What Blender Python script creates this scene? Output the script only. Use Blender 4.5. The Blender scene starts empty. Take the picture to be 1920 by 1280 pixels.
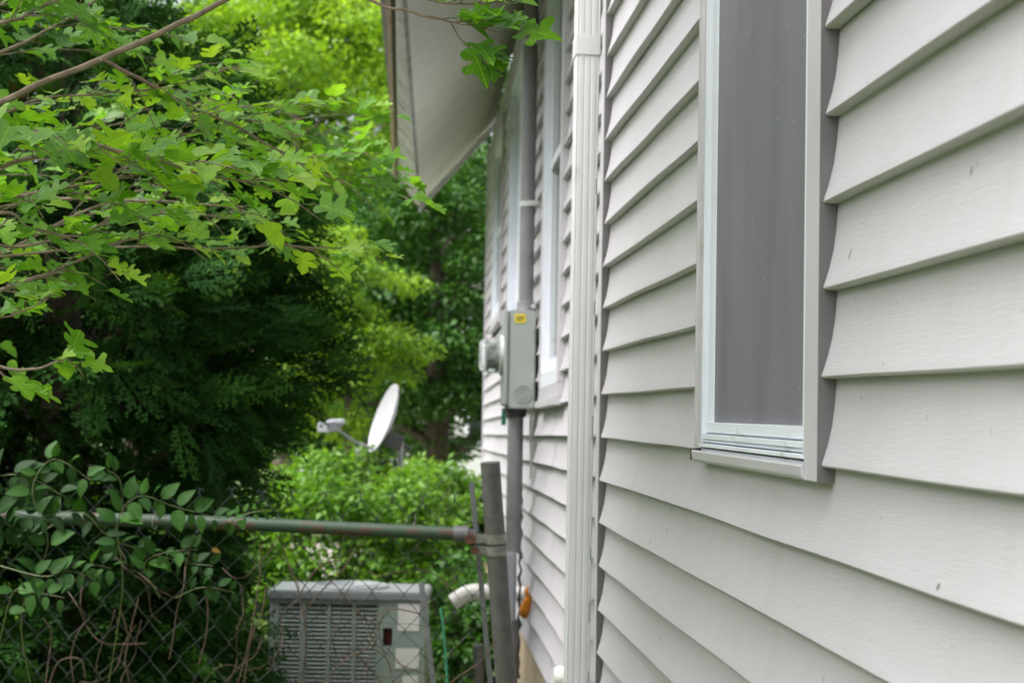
import bpy, bmesh, math, random
import numpy as np
from mathutils import Vector, Matrix

# ------------------------------------------------------------------ camera
SC = bpy.context.scene
C = SC.collection
FPX = 3000.0                       # focal length in pixels of a 1920-wide frame
CAM = np.array([0.0, 0.0, 1.55])
YAW = math.atan((960 - 788) / FPX)
PITCH = math.atan(150 / FPX)
ROLL = 0.019
F_ = np.array([math.sin(YAW) * math.cos(PITCH), math.cos(YAW) * math.cos(PITCH), math.sin(PITCH)])
R0 = np.array([math.cos(YAW), -math.sin(YAW), 0.0])
U0 = np.cross(R0, F_)
R_ = R0 * math.cos(ROLL) + U0 * math.sin(ROLL)
U_ = U0 * math.cos(ROLL) - R0 * math.sin(ROLL)

cam_d = bpy.data.cameras.new('camera')
cam_d.sensor_width = 36.0
cam_d.lens = 36.0 * FPX / 1920.0
cam_d.clip_start = 0.05
cam_d.clip_end = 2000.0
cam_d.dof.use_dof = True
cam_d.dof.focus_distance = 2.65
cam_d.dof.aperture_fstop = 7.0
cam_d.dof.aperture_blades = 7
cam = bpy.data.objects.new('camera', cam_d)
C.objects.link(cam)
cam.matrix_world = Matrix(((R_[0], U_[0], -F_[0], CAM[0]), (R_[1], U_[1], -F_[1], CAM[1]),
                           (R_[2], U_[2], -F_[2], CAM[2]), (0, 0, 0, 1)))
SC.camera = cam

# ------------------------------------------------------------------ sky and sun (bright overcast)
SUN_EL, SUN_AZ = math.radians(56), math.radians(-115)      # azimuth from +Y, negative to the left
world = bpy.data.worlds.new("World")
SC.world = world
world.use_nodes = True
nt = world.node_tree
bg = nt.nodes['Background']
sky = nt.nodes.new('ShaderNodeTexSky')
sky.sky_type = 'NISHITA'
sky.sun_disc = False
sky.sun_elevation = SUN_EL
sky.sun_rotation = SUN_AZ
sky.air_density = 1.0
sky.dust_density = 6.0
sky.ozone_density = 1.0
hs = nt.nodes.new('ShaderNodeHueSaturation')
hs.inputs['Saturation'].default_value = 0.22
nt.links.new(sky.outputs[0], hs.inputs['Color'])
nt.links.new(hs.outputs[0], bg.inputs['Color'])
bg.inputs['Strength'].default_value = 0.15
sd = bpy.data.lights.new('sun', 'SUN')
sd.energy = 0.85
sd.angle = math.radians(24)
sd.color = (1.0, 0.97, 0.95)
sun = bpy.data.objects.new('sun', sd)
C.objects.link(sun)
sdir = Vector((math.sin(SUN_AZ) * math.cos(SUN_EL), math.cos(SUN_AZ) * math.cos(SUN_EL), math.sin(SUN_EL)))
sun.rotation_euler = sdir.to_track_quat('Z', 'Y').to_euler()
sun.location = (0, 0, 20)
SC.view_settings.view_transform = 'Standard'
SC.view_settings.look = 'None'
SC.view_settings.gamma = 1.0
SC.view_settings.use_curve_mapping = False
SC.view_settings.exposure = 1.34
SC.cycles.max_bounces = 8
SC.cycles.diffuse_bounces = 4
SC.cycles.transparent_max_bounces = 12

rnd = random.Random(7)
rng = np.random.default_rng(11)

# ------------------------------------------------------------------ pixel helpers (only to measure real positions)
def ray(px, py):
    return F_ + (px - 960) / FPX * R_ - (py - 640) / FPX * U_

def P(px, py, z):
    return CAM + ray(px, py) * z

def unit(v):
    v = np.asarray(v, float)
    return v / np.linalg.norm(v)

# ------------------------------------------------------------------ mesh helpers
def wloc(o):
    p = np.zeros(3)
    while o is not None:
        p = p + np.array(o.location)
        o = o.parent
    return p

class MB:
    def __init__(s):
        s.v = []; s.f = []
    def add(s, vs, fs):
        b = len(s.v)
        s.v += [tuple(map(float, p)) for p in vs]
        s.f += [tuple(b + i for i in f) for f in fs]
    def hexa(s, c):
        s.add(c, [(0, 3, 2, 1), (4, 5, 6, 7), (0, 1, 5, 4), (1, 2, 6, 5), (2, 3, 7, 6), (3, 0, 4, 7)])
    def frame_box(s, O, X, Y, Z, a, b):
        """box between local corners a and b in frame (O; X,Y,Z)"""
        O, X, Y, Z = map(np.asarray, (O, X, Y, Z))
        c = []
        for z in (a[2], b[2]):
            for (x, y) in ((a[0], a[1]), (b[0], a[1]), (b[0], b[1]), (a[0], b[1])):
                c.append(O + X * x + Y * y + Z * z)
        s.hexa(c)
    def tube(s, pts, r, n=10, caps=True):
        pts = [np.asarray(p, float) for p in pts]
        m = len(pts)
        rr = r if hasattr(r, '__len__') else [r] * m
        T = []
        for i in range(m):
            a = pts[max(i - 1, 0)]; b = pts[min(i + 1, m - 1)]
            T.append(unit(b - a))
        ref = np.array([0, 0, 1.0]) if abs(T[0][2]) < .9 else np.array([1.0, 0, 0])
        N = unit(np.cross(T[0], ref))
        vs = []; fs = []
        for i in range(m):
            N = unit(N - T[i] * np.dot(N, T[i]))
            B = np.cross(T[i], N)
            for k in range(n):
                a = 2 * math.pi * k / n
                vs.append(pts[i] + (N * math.cos(a) + B * math.sin(a)) * rr[i])
        for i in range(m - 1):
            for k in range(n):
                k2 = (k + 1) % n
                fs.append((i * n + k, i * n + k2, (i + 1) * n + k2, (i + 1) * n + k))
        if caps:
            fs.append(tuple(reversed(range(n))))
            fs.append(tuple((m - 1) * n + k for k in range(n)))
        s.add(vs, fs)
    def lathe(s, O, axis, prof, n=24):
        """prof: list of (along, radius)"""
        axis = unit(axis)
        ref = np.array([0, 0, 1.0]) if abs(axis[2]) < .9 else np.array([1.0, 0, 0])
        N = unit(np.cross(axis, ref)); B = np.cross(axis, N)
        O = np.asarray(O, float)
        vs = []; fs = []
        for (t, r) in prof:
            for k in range(n):
                a = 2 * math.pi * k / n
                vs.append(O + axis * t + (N * math.cos(a) + B * math.sin(a)) * max(r, 1e-5))
        for i in range(len(prof) - 1):
            for k in range(n):
                k2 = (k + 1) % n
                fs.append((i * n + k, i * n + k2, (i + 1) * n + k2, (i + 1) * n + k))
        s.add(vs, fs)
    def build(s, name, mat, parent=None, smooth=False, bevel=0.0, origin=None):
        me = bpy.data.meshes.new(name)
        base = wloc(parent) if parent is not None else (np.zeros(3) if origin is None else np.asarray(origin, float))
        me.from_pydata([tuple(np.array(p) - base) for p in s.v], [], s.f)
        me.update()
        bm = bmesh.new(); bm.from_mesh(me)
        bmesh.ops.recalc_face_normals(bm, faces=bm.faces)
        if bevel:
            bmesh.ops.bevel(bm, geom=[e for e in bm.edges if len(e.link_faces) == 2 and e.calc_face_angle(0) > .6],
                            offset=bevel, segments=2, affect='EDGES', clamp_overlap=True)
        bm.to_mesh(me); bm.free()
        if smooth:
            me.polygons.foreach_set('use_smooth', [True] * len(me.polygons))
            try:
                me.set_sharp_from_angle(angle=math.radians(40))
            except Exception:
                pass
        me.materials.append(mat)
        o = bpy.data.objects.new(name, me)
        C.objects.link(o)
        if parent is not None:
            o.parent = parent
        else:
            o.location = tuple(base)
        return o

def tag(o, label=None, cat=None, group=None, kind=None):
    if label: o['label'] = label
    if cat: o['category'] = cat
    if group: o['group'] = group
    if kind: o['kind'] = kind
    return o

def thing(name, loc, label, cat, group=None):
    o = bpy.data.objects.new(name, None)
    o.location = tuple(map(float, loc))
    C.objects.link(o)
    return tag(o, label, cat, group)

def np_mesh(name, V, faces_flat, loop_total, mat, parent=None, tint=None, uv=None, smooth=False, origin=None):
    base = wloc(parent) if parent is not None else (np.zeros(3) if origin is None else np.asarray(origin, float))
    V = (V - base).astype(np.float32)
    me = bpy.data.meshes.new(name)
    me.vertices.add(len(V))
    me.vertices.foreach_set('co', V.ravel())
    me.loops.add(len(faces_flat))
    me.loops.foreach_set('vertex_index', faces_flat.astype(np.int32))
    n = len(loop_total)
    me.polygons.add(n)
    st = np.concatenate([[0], np.cumsum(loop_total)[:-1]]).astype(np.int32)
    me.polygons.foreach_set('loop_start', st)
    me.polygons.foreach_set('loop_total', loop_total.astype(np.int32))
    if smooth:
        me.polygons.foreach_set('use_smooth', np.ones(n, dtype=bool))
    me.update(calc_edges=True)
    if tint is not None:
        a = me.attributes.new('tint', 'FLOAT', 'POINT')
        a.data.foreach_set('value', tint.astype(np.float32))
    if uv is not None:
        l = me.uv_layers.new(name='UVMap')
        l.data.foreach_set('uv', uv[faces_flat].astype(np.float32).ravel())
    me.materials.append(mat)
    o = bpy.data.objects.new(name, me)
    C.objects.link(o)
    if parent is not None: o.parent = parent
    else: o.location = tuple(base)
    return o

def rot_from(Y, N):
    """arrays (n,3): leaf axis Y and approximate normal N -> rotation matrices with columns X,Y,Z"""
    Y = Y / np.linalg.norm(Y, axis=1, keepdims=True)
    X = np.cross(Y, N)
    X /= (np.linalg.norm(X, axis=1, keepdims=True) + 1e-9)
    Z = np.cross(X, Y)
    return np.stack([X, Y, Z], axis=2)

def scatter(name, templates, pos, Y, N, size, mat, parent=None, tint=None, smooth=False, origin=None):
    """one mesh made of many small leaves; templates: list of (verts, faces)"""
    n = len(pos)
    pick = rng.integers(0, len(templates), n)
    M = rot_from(Y, N)
    if tint is None: tint = rng.random(n)
    Vs, Fl, Lt, Ti, Uv = [], [], [], [], []
    b = 0
    for k, (tv, tf) in enumerate(templates):
        idx = np.nonzero(pick == k)[0]
        if not len(idx): continue
        tv = np.asarray(tv, float)
        W = np.einsum('nij,vj->nvi', M[idx], tv) * size[idx][:, None, None] + pos[idx][:, None, :]
        m = len(tv)
        flat = np.array([i for f in tf for i in f]); lt = np.array([len(f) for f in tf])
        Fl.append((flat[None, :] + (np.arange(len(idx)) * m)[:, None]).ravel() + b)
        Lt.append(np.tile(lt, len(idx)))
        Vs.append(W.reshape(-1, 3)); Ti.append(np.repeat(tint[idx], m))
        Uv.append(np.tile(tv[:, :2], (len(idx), 1)))
        b += len(idx) * m
    return np_mesh(name, np.concatenate(Vs), np.concatenate(Fl), np.concatenate(Lt), mat, parent,
                   np.concatenate(Ti), np.concatenate(Uv), smooth, origin)

# ------------------------------------------------------------------ materials
def newmat(name):
    m = bpy.data.materials.new(name)
    m.use_nodes = True
    nt = m.node_tree
    return m, nt, nt.nodes['Principled BSDF']

def N(nt, t, **kw):
    n = nt.nodes.new(t)
    for k, v in kw.items():
        if k.startswith('i_'):
            n.inputs[k[2:].replace('_', ' ')].default_value = v
        else:
            setattr(n, k, v)
    return n

def coords(nt, scale=(1, 1, 1), rot=(0, 0, 0)):
    tc = N(nt, 'ShaderNodeTexCoord')
    mp = N(nt, 'ShaderNodeMapping')
    mp.inputs['Scale'].default_value = scale
    mp.inputs['Rotation'].default_value = rot
    nt.links.new(tc.outputs['Object'], mp.inputs['Vector'])
    return mp.outputs[0]

def ramp(nt, fac, stops):
    r = N(nt, 'ShaderNodeValToRGB')
    e = r.color_ramp.elements
    while len(e) > 1: e.remove(e[-1])
    e[0].position, e[0].color = stops[0][0], (*stops[0][1], 1)
    for p, c in stops[1:]:
        k = e.new(p); k.color = (*c, 1)
    nt.links.new(fac, r.inputs[0])
    return r.outputs[0]

def mixc(nt, fac, a, b, mode='MIX'):
    m = N(nt, 'ShaderNodeMixRGB', blend_type=mode)
    for i, x in ((0, fac), (1, a), (2, b)):
        if isinstance(x, (int, float)): m.inputs[i].default_value = x
        elif isinstance(x, tuple): m.inputs[i].default_value = (*x, 1)
        else: nt.links.new(x, m.inputs[i])
    return m.outputs[0]

def mat_simple(name, col, rough=.5, metal=0.0, var=.12, scale=8.0, bump=.1, bscale=60.0, dirt=None, dirt_amt=.5, stretch=(1, 1, 1), spec=.5):
    m, nt, b = newmat(name)
    v = coords(nt, stretch)
    n1 = N(nt, 'ShaderNodeTexNoise', i_Scale=scale, i_Detail=6.0)
    nt.links.new(v, n1.inputs['Vector'])
    lo = tuple(c * (1 - var) for c in col); hi = tuple(min(1, c * (1 + var)) for c in col)
    c = ramp(nt, n1.outputs[0], [(.3, lo), (.7, hi)])
    if dirt:
        n2 = N(nt, 'ShaderNodeTexNoise', i_Scale=scale * 2.3, i_Detail=8.0)
        nt.links.new(v, n2.inputs['Vector'])
        mk = ramp(nt, n2.outputs[0], [(1 - dirt_amt - .06, (0, 0, 0)), (1 - dirt_amt + .06, (1, 1, 1))])
        c = mixc(nt, mk, c, dirt)
    nt.links.new(c, b.inputs['Base Color'])
    b.inputs['Roughness'].default_value = rough
    b.inputs['Metallic'].default_value = metal
    b.inputs['Specular IOR Level'].default_value = spec
    if bump:
        n3 = N(nt, 'ShaderNodeTexNoise', i_Scale=bscale, i_Detail=4.0)
        nt.links.new(v, n3.inputs['Vector'])
        bp = N(nt, 'ShaderNodeBump', i_Strength=bump, i_Distance=.004)
        nt.links.new(n3.outputs[0], bp.inputs['Height'])
        nt.links.new(bp.outputs[0], b.inputs['Normal'])
    return m

def mat_siding():
    m, nt, b = newmat('vinyl_siding')
    v = coords(nt)
    n1 = N(nt, 'ShaderNodeTexNoise', i_Scale=1.7, i_Detail=5.0)
    nt.links.new(v, n1.inputs['Vector'])
    c = ramp(nt, n1.outputs[0], [(.3, (.490, .468, .502)), (.7, (.535, .512, .547))])
    # faint vertical dirt runs
    v2 = coords(nt, (14, 14, 1.2))
    n2 = N(nt, 'ShaderNodeTexNoise', i_Scale=1.0, i_Detail=6.0)
    nt.links.new(v2, n2.inputs['Vector'])
    run = ramp(nt, n2.outputs[0], [(.5, (0, 0, 0)), (.8, (.35, .35, .35))])
    c = mixc(nt, run, c, (.43, .42, .40))
    # specks of dirt and pollen
    for sc, thr, col in ((17, .075, (.14, .15, .09)), (9, .055, (.25, .19, .12)), (38, .09, (.30, .30, .24)), (26, .07, (.22, .24, .13))):
        vo = N(nt, 'ShaderNodeTexVoronoi', i_Scale=float(sc))
        vo.inputs['Randomness'].default_value = 1.0
        v3 = coords(nt, (1, 1, .6), (0.3, 0.1 * sc, 0))
        nz = N(nt, 'ShaderNodeTexNoise', i_Scale=60.0)
        nt.links.new(v3, nz.inputs['Vector'])
        va = N(nt, 'ShaderNodeVectorMath', operation='SCALE'); va.inputs[3].default_value = .012
        nt.links.new(nz.outputs['Color'], va.inputs[0])
        vb = N(nt, 'ShaderNodeVectorMath', operation='ADD')
        nt.links.new(v3, vb.inputs[0]); nt.links.new(va.outputs[0], vb.inputs[1])
        nt.links.new(vb.outputs[0], vo.inputs['Vector'])
        k = ramp(nt, vo.outputs['Distance'], [(thr * .5, (1, 1, 1)), (thr, (0, 0, 0))])
        # keep only a few of the cells
        sep = N(nt, 'ShaderNodeSeparateColor')
        nt.links.new(vo.outputs['Color'], sep.inputs[0])
        g = N(nt, 'ShaderNodeMath', operation='GREATER_THAN'); g.inputs[1].default_value = .72
        nt.links.new(sep.outputs[0], g.inputs[0])
        kk = N(nt, 'ShaderNodeMath', operation='MULTIPLY')
        nt.links.new(k, kk.inputs[0]); nt.links.new(g.outputs[0], kk.inputs[1])
        k2 = N(nt, 'ShaderNodeMath', operation='MULTIPLY'); k2.inputs[1].default_value = .95
        nt.links.new(kk.outputs[0], k2.inputs[0])
        c = mixc(nt, k2.outputs[0], c, col)
    nt.links.new(c, b.inputs['Base Color'])
    b.inputs['Roughness'].default_value = .42
    b.inputs['Specular IOR Level'].default_value = .35
    # embossed wood grain running along the boards
    vg = coords(nt, (30, 22, 420))
    g1 = N(nt, 'ShaderNodeTexNoise', i_Scale=1.0, i_Detail=2.0, i_Distortion=.6)
    nt.links.new(vg, g1.inputs['Vector'])
    bp = N(nt, 'ShaderNodeBump', i_Strength=.42, i_Distance=.0011)
    nt.links.new(g1.outputs[0], bp.inputs['Height'])
    nt.links.new(bp.outputs[0], b.inputs['Normal'])
    return m

def mat_leaf(name, cols, trans=.45, rough=.45, tcol=None, spec=.4, vein=0.0, noise=None, bumpy=0.0):
    """cols: ramp over the per-leaf tint"""
    m, nt, b = newmat(name)
    at = N(nt, 'ShaderNodeAttribute', attribute_name='tint')
    k = len(cols)
    c = ramp(nt, at.outputs['Fac'], [(i / max(k - 1, 1), cc) for i, cc in enumerate(cols)])
    if vein:
        tc = N(nt, 'ShaderNodeUVMap')
        sp = N(nt, 'ShaderNodeSeparateXYZ')
        nt.links.new(tc.outputs[0], sp.inputs[0])
        ab = N(nt, 'ShaderNodeMath', operation='ABSOLUTE'); nt.links.new(sp.outputs[0], ab.inputs[0])
        mid = ramp(nt, ab.outputs[0], [(.006, (1, 1, 1)), (.02, (0, 0, 0))])
        sb = N(nt, 'ShaderNodeMath', operation='MULTIPLY_ADD'); sb.inputs[1].default_value = -.85
        nt.links.new(ab.outputs[0], sb.inputs[0]); nt.links.new(sp.outputs[1], sb.inputs[2])
        ml = N(nt, 'ShaderNodeMath', operation='MULTIPLY'); ml.inputs[1].default_value = 7.0
        nt.links.new(sb.outputs[0], ml.inputs[0])
        fr = N(nt, 'ShaderNodeMath', operation='PINGPONG'); fr.inputs[1].default_value = .5
        nt.links.new(ml.outputs[0], fr.inputs[0])
        lat = ramp(nt, fr.outputs[0], [(.0, (.6, .6, .6)), (.10, (0, 0, 0))])
        mx = N(nt, 'ShaderNodeMath', operation='MAXIMUM')
        nt.links.new(mid, mx.inputs[0]); nt.links.new(lat, mx.inputs[1])
        mm = N(nt, 'ShaderNodeMath', operation='MULTIPLY'); mm.inputs[1].default_value = vein
        nt.links.new(mx.outputs[0], mm.inputs[0])
        bp = N(nt, 'ShaderNodeBump', i_Strength=.5, i_Distance=.002)
        nt.links.new(fr.outputs[0], bp.inputs['Height'])
        nt.links.new(bp.outputs[0], b.inputs['Normal'])
        lt = tuple(min(1, x * 1.7 + .03) for x in cols[-1])
        c = mixc(nt, mm.outputs[0], c, lt)
    if noise:
        nz = N(nt, 'ShaderNodeTexNoise', i_Scale=noise, i_Detail=3.0)
        nt.links.new(coords(nt), nz.inputs['Vector'])
        f = ramp(nt, nz.outputs[0], [(.3, (.72, .76, .7)), (.7, (1.15, 1.12, 1.05))])
        c = mixc(nt, 1.0, c, f, 'MULTIPLY')
    nt.links.new(c, b.inputs['Base Color'])
    b.inputs['Roughness'].default_value = rough
    b.inputs['Specular IOR Level'].default_value = spec
    tr = N(nt, 'ShaderNodeBsdfTranslucent')
    tcx = mixc(nt, 1.0, c, tcol or (1.5, 1.45, .45), 'MULTIPLY')
    nt.links.new(tcx, tr.inputs[0])
    ms = N(nt, 'ShaderNodeMixShader'); ms.inputs[0].default_value = trans
    nt.links.new(b.outputs[0], ms.inputs[1]); nt.links.new(tr.outputs[0], ms.inputs[2])
    nt.links.new(ms.outputs[0], nt.nodes['Material Output'].inputs[0])
    return m

M = {}
M['siding'] = mat_siding()
M['trim'] = mat_simple('beige_trim', (.52, .50, .535), .42, var=.05, scale=5, bump=.05, dirt=(.40, .38, .34), dirt_amt=.30)
M['channel_shade'] = mat_simple('channel_pocket_shade', (.14, .13, .14), .6, var=.15, scale=9, bump=.05)  # shade of the siding pockets painted as a dark strip colour
M['white'] = mat_simple('white_vinyl', (.76, .79, .86), .36, var=.03, scale=6, bump=.03, dirt=(.52, .52, .50), dirt_amt=.30)
M['downspout'] = mat_simple('painted_aluminium', (.66, .655, .68), .4, var=.05, scale=9, bump=.04, dirt=(.45, .46, .43), dirt_amt=.28, stretch=(1, 1, .35))
M['scuff'] = mat_simple('downspout_scuff', (.25, .27, .28), .6)
M['soffit'] = mat_simple('soffit_paint', (.84, .81, .74), .75, var=.02, scale=3, bump=.15, bscale=25, dirt=(.76, .73, .65), dirt_amt=.3)
M['fascia'] = mat_simple('weathered_fascia', (.38, .375, .34), .8, var=.2, scale=4, dirt=(.20, .19, .16), dirt_amt=.4)
M['drip'] = mat_simple('drip_edge_wood', (.36, .27, .20), .8, var=.25, scale=8)
M['shingle'] = mat_simple('roof_shingle', (.12, .11, .10), .9, var=.3, scale=30, bump=.6)
M['foundation'] = mat_simple('painted_foundation', (.50, .40, .27), .85, var=.08, scale=5, bump=.3, bscale=80, dirt=(.36, .30, .21), dirt_amt=.3)
M['conduit'] = mat_simple('grey_conduit', (.21, .21, .215), .45, var=.12, scale=6, bump=.1, dirt=(.18, .18, .18), dirt_amt=.35)
M['zinc'] = mat_simple('galvanised_steel', (.66, .68, .67), .35, metal=.45, var=.15, scale=20, bump=.1)
M['meterbox'] = mat_simple('grey_green_enamel', (.36, .40, .385), .4, var=.05, scale=5, bump=.05, dirt=(.30, .335, .32), dirt_amt=.25)
M['darkgrey'] = mat_simple('dark_grey_plastic', (.07, .07, .075), .6)
M['meterguts'] = mat_simple('meter_dial_plastic', (.30, .31, .31), .5, var=.4, scale=60)
M['yellow'] = mat_simple('yellow_sticker', (.80, .62, .03), .5, var=.12, scale=90)
M['greentag'] = mat_simple('green_tag', (.03, .25, .18), .5)
M['post'] = mat_simple('weathered_galvanised', (.10, .099, .095), .65, metal=.2, var=.2, scale=25, bump=.25, bscale=120, dirt=(.08, .075, .068), dirt_amt=.35)
M['clamp'] = mat_simple('clamp_steel', (.24, .24, .22), .5, metal=.5, var=.25, scale=30, dirt=(.24, .12, .06), dirt_amt=.34)
M['rust'] = mat_simple('rusty_bolt', (.10, .045, .025), .9, var=.35, scale=60, bump=.5)
M['cup'] = mat_simple('rail_cup_aluminium', (.115, .115, .12), .55, metal=.2, var=.15, scale=30)
M['bar'] = mat_simple('tension_bar_steel', (.17, .175, .185), .5, metal=.4, var=.15, scale=20)
M['wire'] = mat_simple('vinyl_coated_wire', (.035, .045, .042), .45, metal=.2, var=.3, scale=20)
M['greenwire'] = mat_simple('green_wire', (.03, .22, .12), .5)
M['pvc'] = mat_simple('white_pvc', (.80, .79, .75), .35, var=.04, scale=6, bump=.03)
M['foam'] = mat_simple('orange_spray_foam', (.82, .27, .02), .8, var=.2, scale=20, bump=.6, bscale=40)
M['cable'] = mat_simple('black_cable', (.03, .03, .03), .6)
M['greycable'] = mat_simple('grey_cable', (.38, .37, .36), .6)
M['ac'] = mat_simple('condenser_green_grey', (.31, .38, .345), .45, var=.06, scale=5, bump=.05, dirt=(.25, .31, .28), dirt_amt=.3)
M['actop'] = mat_simple('condenser_top', (.24, .265, .27), .5, var=.06, scale=5, bump=.05, dirt=(.26, .28, .27), dirt_amt=.3)
M['coil'] = mat_simple('condenser_coil', (.03, .035, .035), .6, metal=.3)
M['sticker'] = mat_simple('paper_sticker', (.80, .80, .78), .6, var=.05, scale=25)
M['redwire'] = mat_simple('red_wire', (.5, .08, .05), .5)
M['dish'] = mat_simple('dish_reflector', (.40, .40, .42), .5, var=.10, scale=6, dirt=(.60, .54, .44), dirt_amt=.33)
M['lnb'] = mat_simple('dish_grey_plastic', (.30, .31, .33), .5)
M['bark'] = mat_simple('tree_bark', (.11, .085, .065), .9, var=.4, scale=14, bump=.8, bscale=40, stretch=(1, 1, .25))
M['twig'] = mat_simple('mulberry_bark', (.23, .17, .125), .75, var=.3, scale=40, bump=.5, bscale=150)
M['deadvine'] = mat_simple('dead_vine', (.10, .065, .045), .85, var=.35, scale=20, bump=.3)
M['stem'] = mat_simple('green_stem', (.10, .13, .04), .6, var=.2, scale=20)
M['ground'] = mat_simple('lawn_soil', (.11, .155, .05), .95, var=.45, scale=1.3, bump=.6, bscale=20, dirt=(.11, .085, .055), dirt_amt=.36)
M['gravel'] = mat_simple('pale_gravel', (.42, .38, .34), .95, var=.25, scale=12, bump=.8, bscale=60)
M['hedge_wall'] = mat_simple('pale_plaster', (.62, .62, .60), .8)
M['carpaint'] = mat_simple('silver_car_paint', (.42, .42, .45), .25, metal=.5, var=.03, bump=0)
M['tyre'] = mat_simple('tyre_rubber', (.02, .02, .02), .85)
M['glass_dark'] = mat_simple('dark_window_glass', (.03, .035, .035), .06, var=.2, bump=0, spec=.6)

# insect screen: a woven mesh with holes
m, nt, b = newmat('insect_screen')
v = coords(nt, (1, 1, 1))
w1 = N(nt, 'ShaderNodeTexWave', wave_type='BANDS', bands_direction='Z', i_Scale=92.0, i_Distortion=.25)
w1.inputs['Detail Scale'].default_value = .6
w2 = N(nt, 'ShaderNodeTexWave', wave_type='BANDS', bands_direction='Y', i_Scale=40.0, i_Distortion=.25)
nt.links.new(v, w1.inputs['Vector']); nt.links.new(v, w2.inputs['Vector'])
nz = N(nt, 'ShaderNodeTexNoise', i_Scale=7.0, i_Detail=5.0)
nt.links.new(coords(nt, (1, 1, .25)), nz.inputs['Vector'])
base = ramp(nt, nz.outputs[0], [(.3, (.160, .155, .178)), (.7, (.215, .208, .232))])
ln = ramp(nt, w1.outputs[0], [(.0, (.72, .72, .72)), (1., (1.25, 1.25, 1.25))])
ln2 = ramp(nt, w2.outputs[0], [(.0, (.9, .9, .9)), (1., (1.08, 1.08, 1.08))])
c = mixc(nt, 1.0, base, ln, 'MULTIPLY'); c = mixc(nt, 1.0, c, ln2, 'MULTIPLY')
vo = N(nt, 'ShaderNodeTexVoronoi', i_Scale=34.0)
nt.links.new(v, vo.inputs['Vector'])
k = ramp(nt, vo.outputs['Distance'], [(.03, (1, 1, 1)), (.07, (0, 0, 0))])
c = mixc(nt, k, c, (.62, .62, .60))
nt.links.new(c, b.inputs['Base Color']); b.inputs['Roughness'].default_value = .6
tp = N(nt, 'ShaderNodeBsdfTransparent')
ms = N(nt, 'ShaderNodeMixShader'); ms.inputs[0].default_value = .12
nt.links.new(b.outputs[0], ms.inputs[1]); nt.links.new(tp.outputs[0], ms.inputs[2])
nt.links.new(ms.outputs[0], nt.nodes['Material Output'].inputs[0])
M['screen'] = m
# clear glass of the electricity meter
m, nt, b = newmat('meter_glass')
b.inputs['Transmission Weight'].default_value = 1.0
b.inputs['Roughness'].default_value = .03
b.inputs['IOR'].default_value = 1.2
b.inputs['Base Color'].default_value = (.88, .93, .90, 1)
M['clear'] = m
# rail: green paint flaking to rust
m, nt, b = newmat('green_paint_over_rust')
v = coords(nt, (.6, 1, 1.6))
n1 = N(nt, 'ShaderNodeTexNoise', i_Scale=16.0, i_Detail=9.0, i_Roughness=.65)
nt.links.new(v, n1.inputs['Vector'])
c = ramp(nt, n1.outputs[0], [(.34, (.020, .048, .028)), (.53, (.032, .062, .036)), (.57, (.070, .040, .026)), (.72, (.050, .026, .017))])
nt.links.new(c, b.inputs['Base Color']); b.inputs['Roughness'].default_value = .6
bp = N(nt, 'ShaderNodeBump', i_Strength=.4, i_Distance=.002)
nt.links.new(n1.outputs[0], bp.inputs['Height']); nt.links.new(bp.outputs[0], b.inputs['Normal'])
M['rail'] = m

M['mulberry'] = mat_leaf('mulberry_leaf', noise=26.0, cols= [(.030, .10, .014), (.095, .26, .026), (.175, .40, .038), (.33, .53, .055)], trans=.45, rough=.36, vein=.30, spec=.5)
M['vine'] = mat_leaf('honeysuckle_leaf', [(.010, .036, .006), (.020, .075, .011), (.060, .17, .026)], trans=.3, rough=.55, vein=.25, spec=.25)
M['yellowleaf'] = mat_leaf('yellow_leaf', [(.30, .19, .03), (.36, .25, .04)], trans=.4)
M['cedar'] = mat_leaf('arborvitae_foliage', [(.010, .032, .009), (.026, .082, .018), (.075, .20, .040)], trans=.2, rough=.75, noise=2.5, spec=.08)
M['cedar_dead'] = mat_leaf('dead_arborvitae_spray', [(.25, .09, .03), (.32, .13, .05)], trans=.15, rough=.7)
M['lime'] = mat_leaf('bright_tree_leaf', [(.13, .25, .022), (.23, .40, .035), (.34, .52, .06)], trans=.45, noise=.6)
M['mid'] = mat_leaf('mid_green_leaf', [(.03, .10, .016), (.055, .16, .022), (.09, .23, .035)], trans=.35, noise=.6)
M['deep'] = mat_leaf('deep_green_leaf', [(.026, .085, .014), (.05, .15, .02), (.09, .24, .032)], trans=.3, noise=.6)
M['shrub'] = mat_leaf('bright_shrub_leaf', [(.08, .20, .02), (.13, .29, .03), (.22, .40, .05)], trans=.4, noise=2.0)
M['grass'] = mat_leaf('grass_blade', [(.06, .13, .02), (.10, .20, .035), (.16, .24, .06)], trans=.3)

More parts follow.
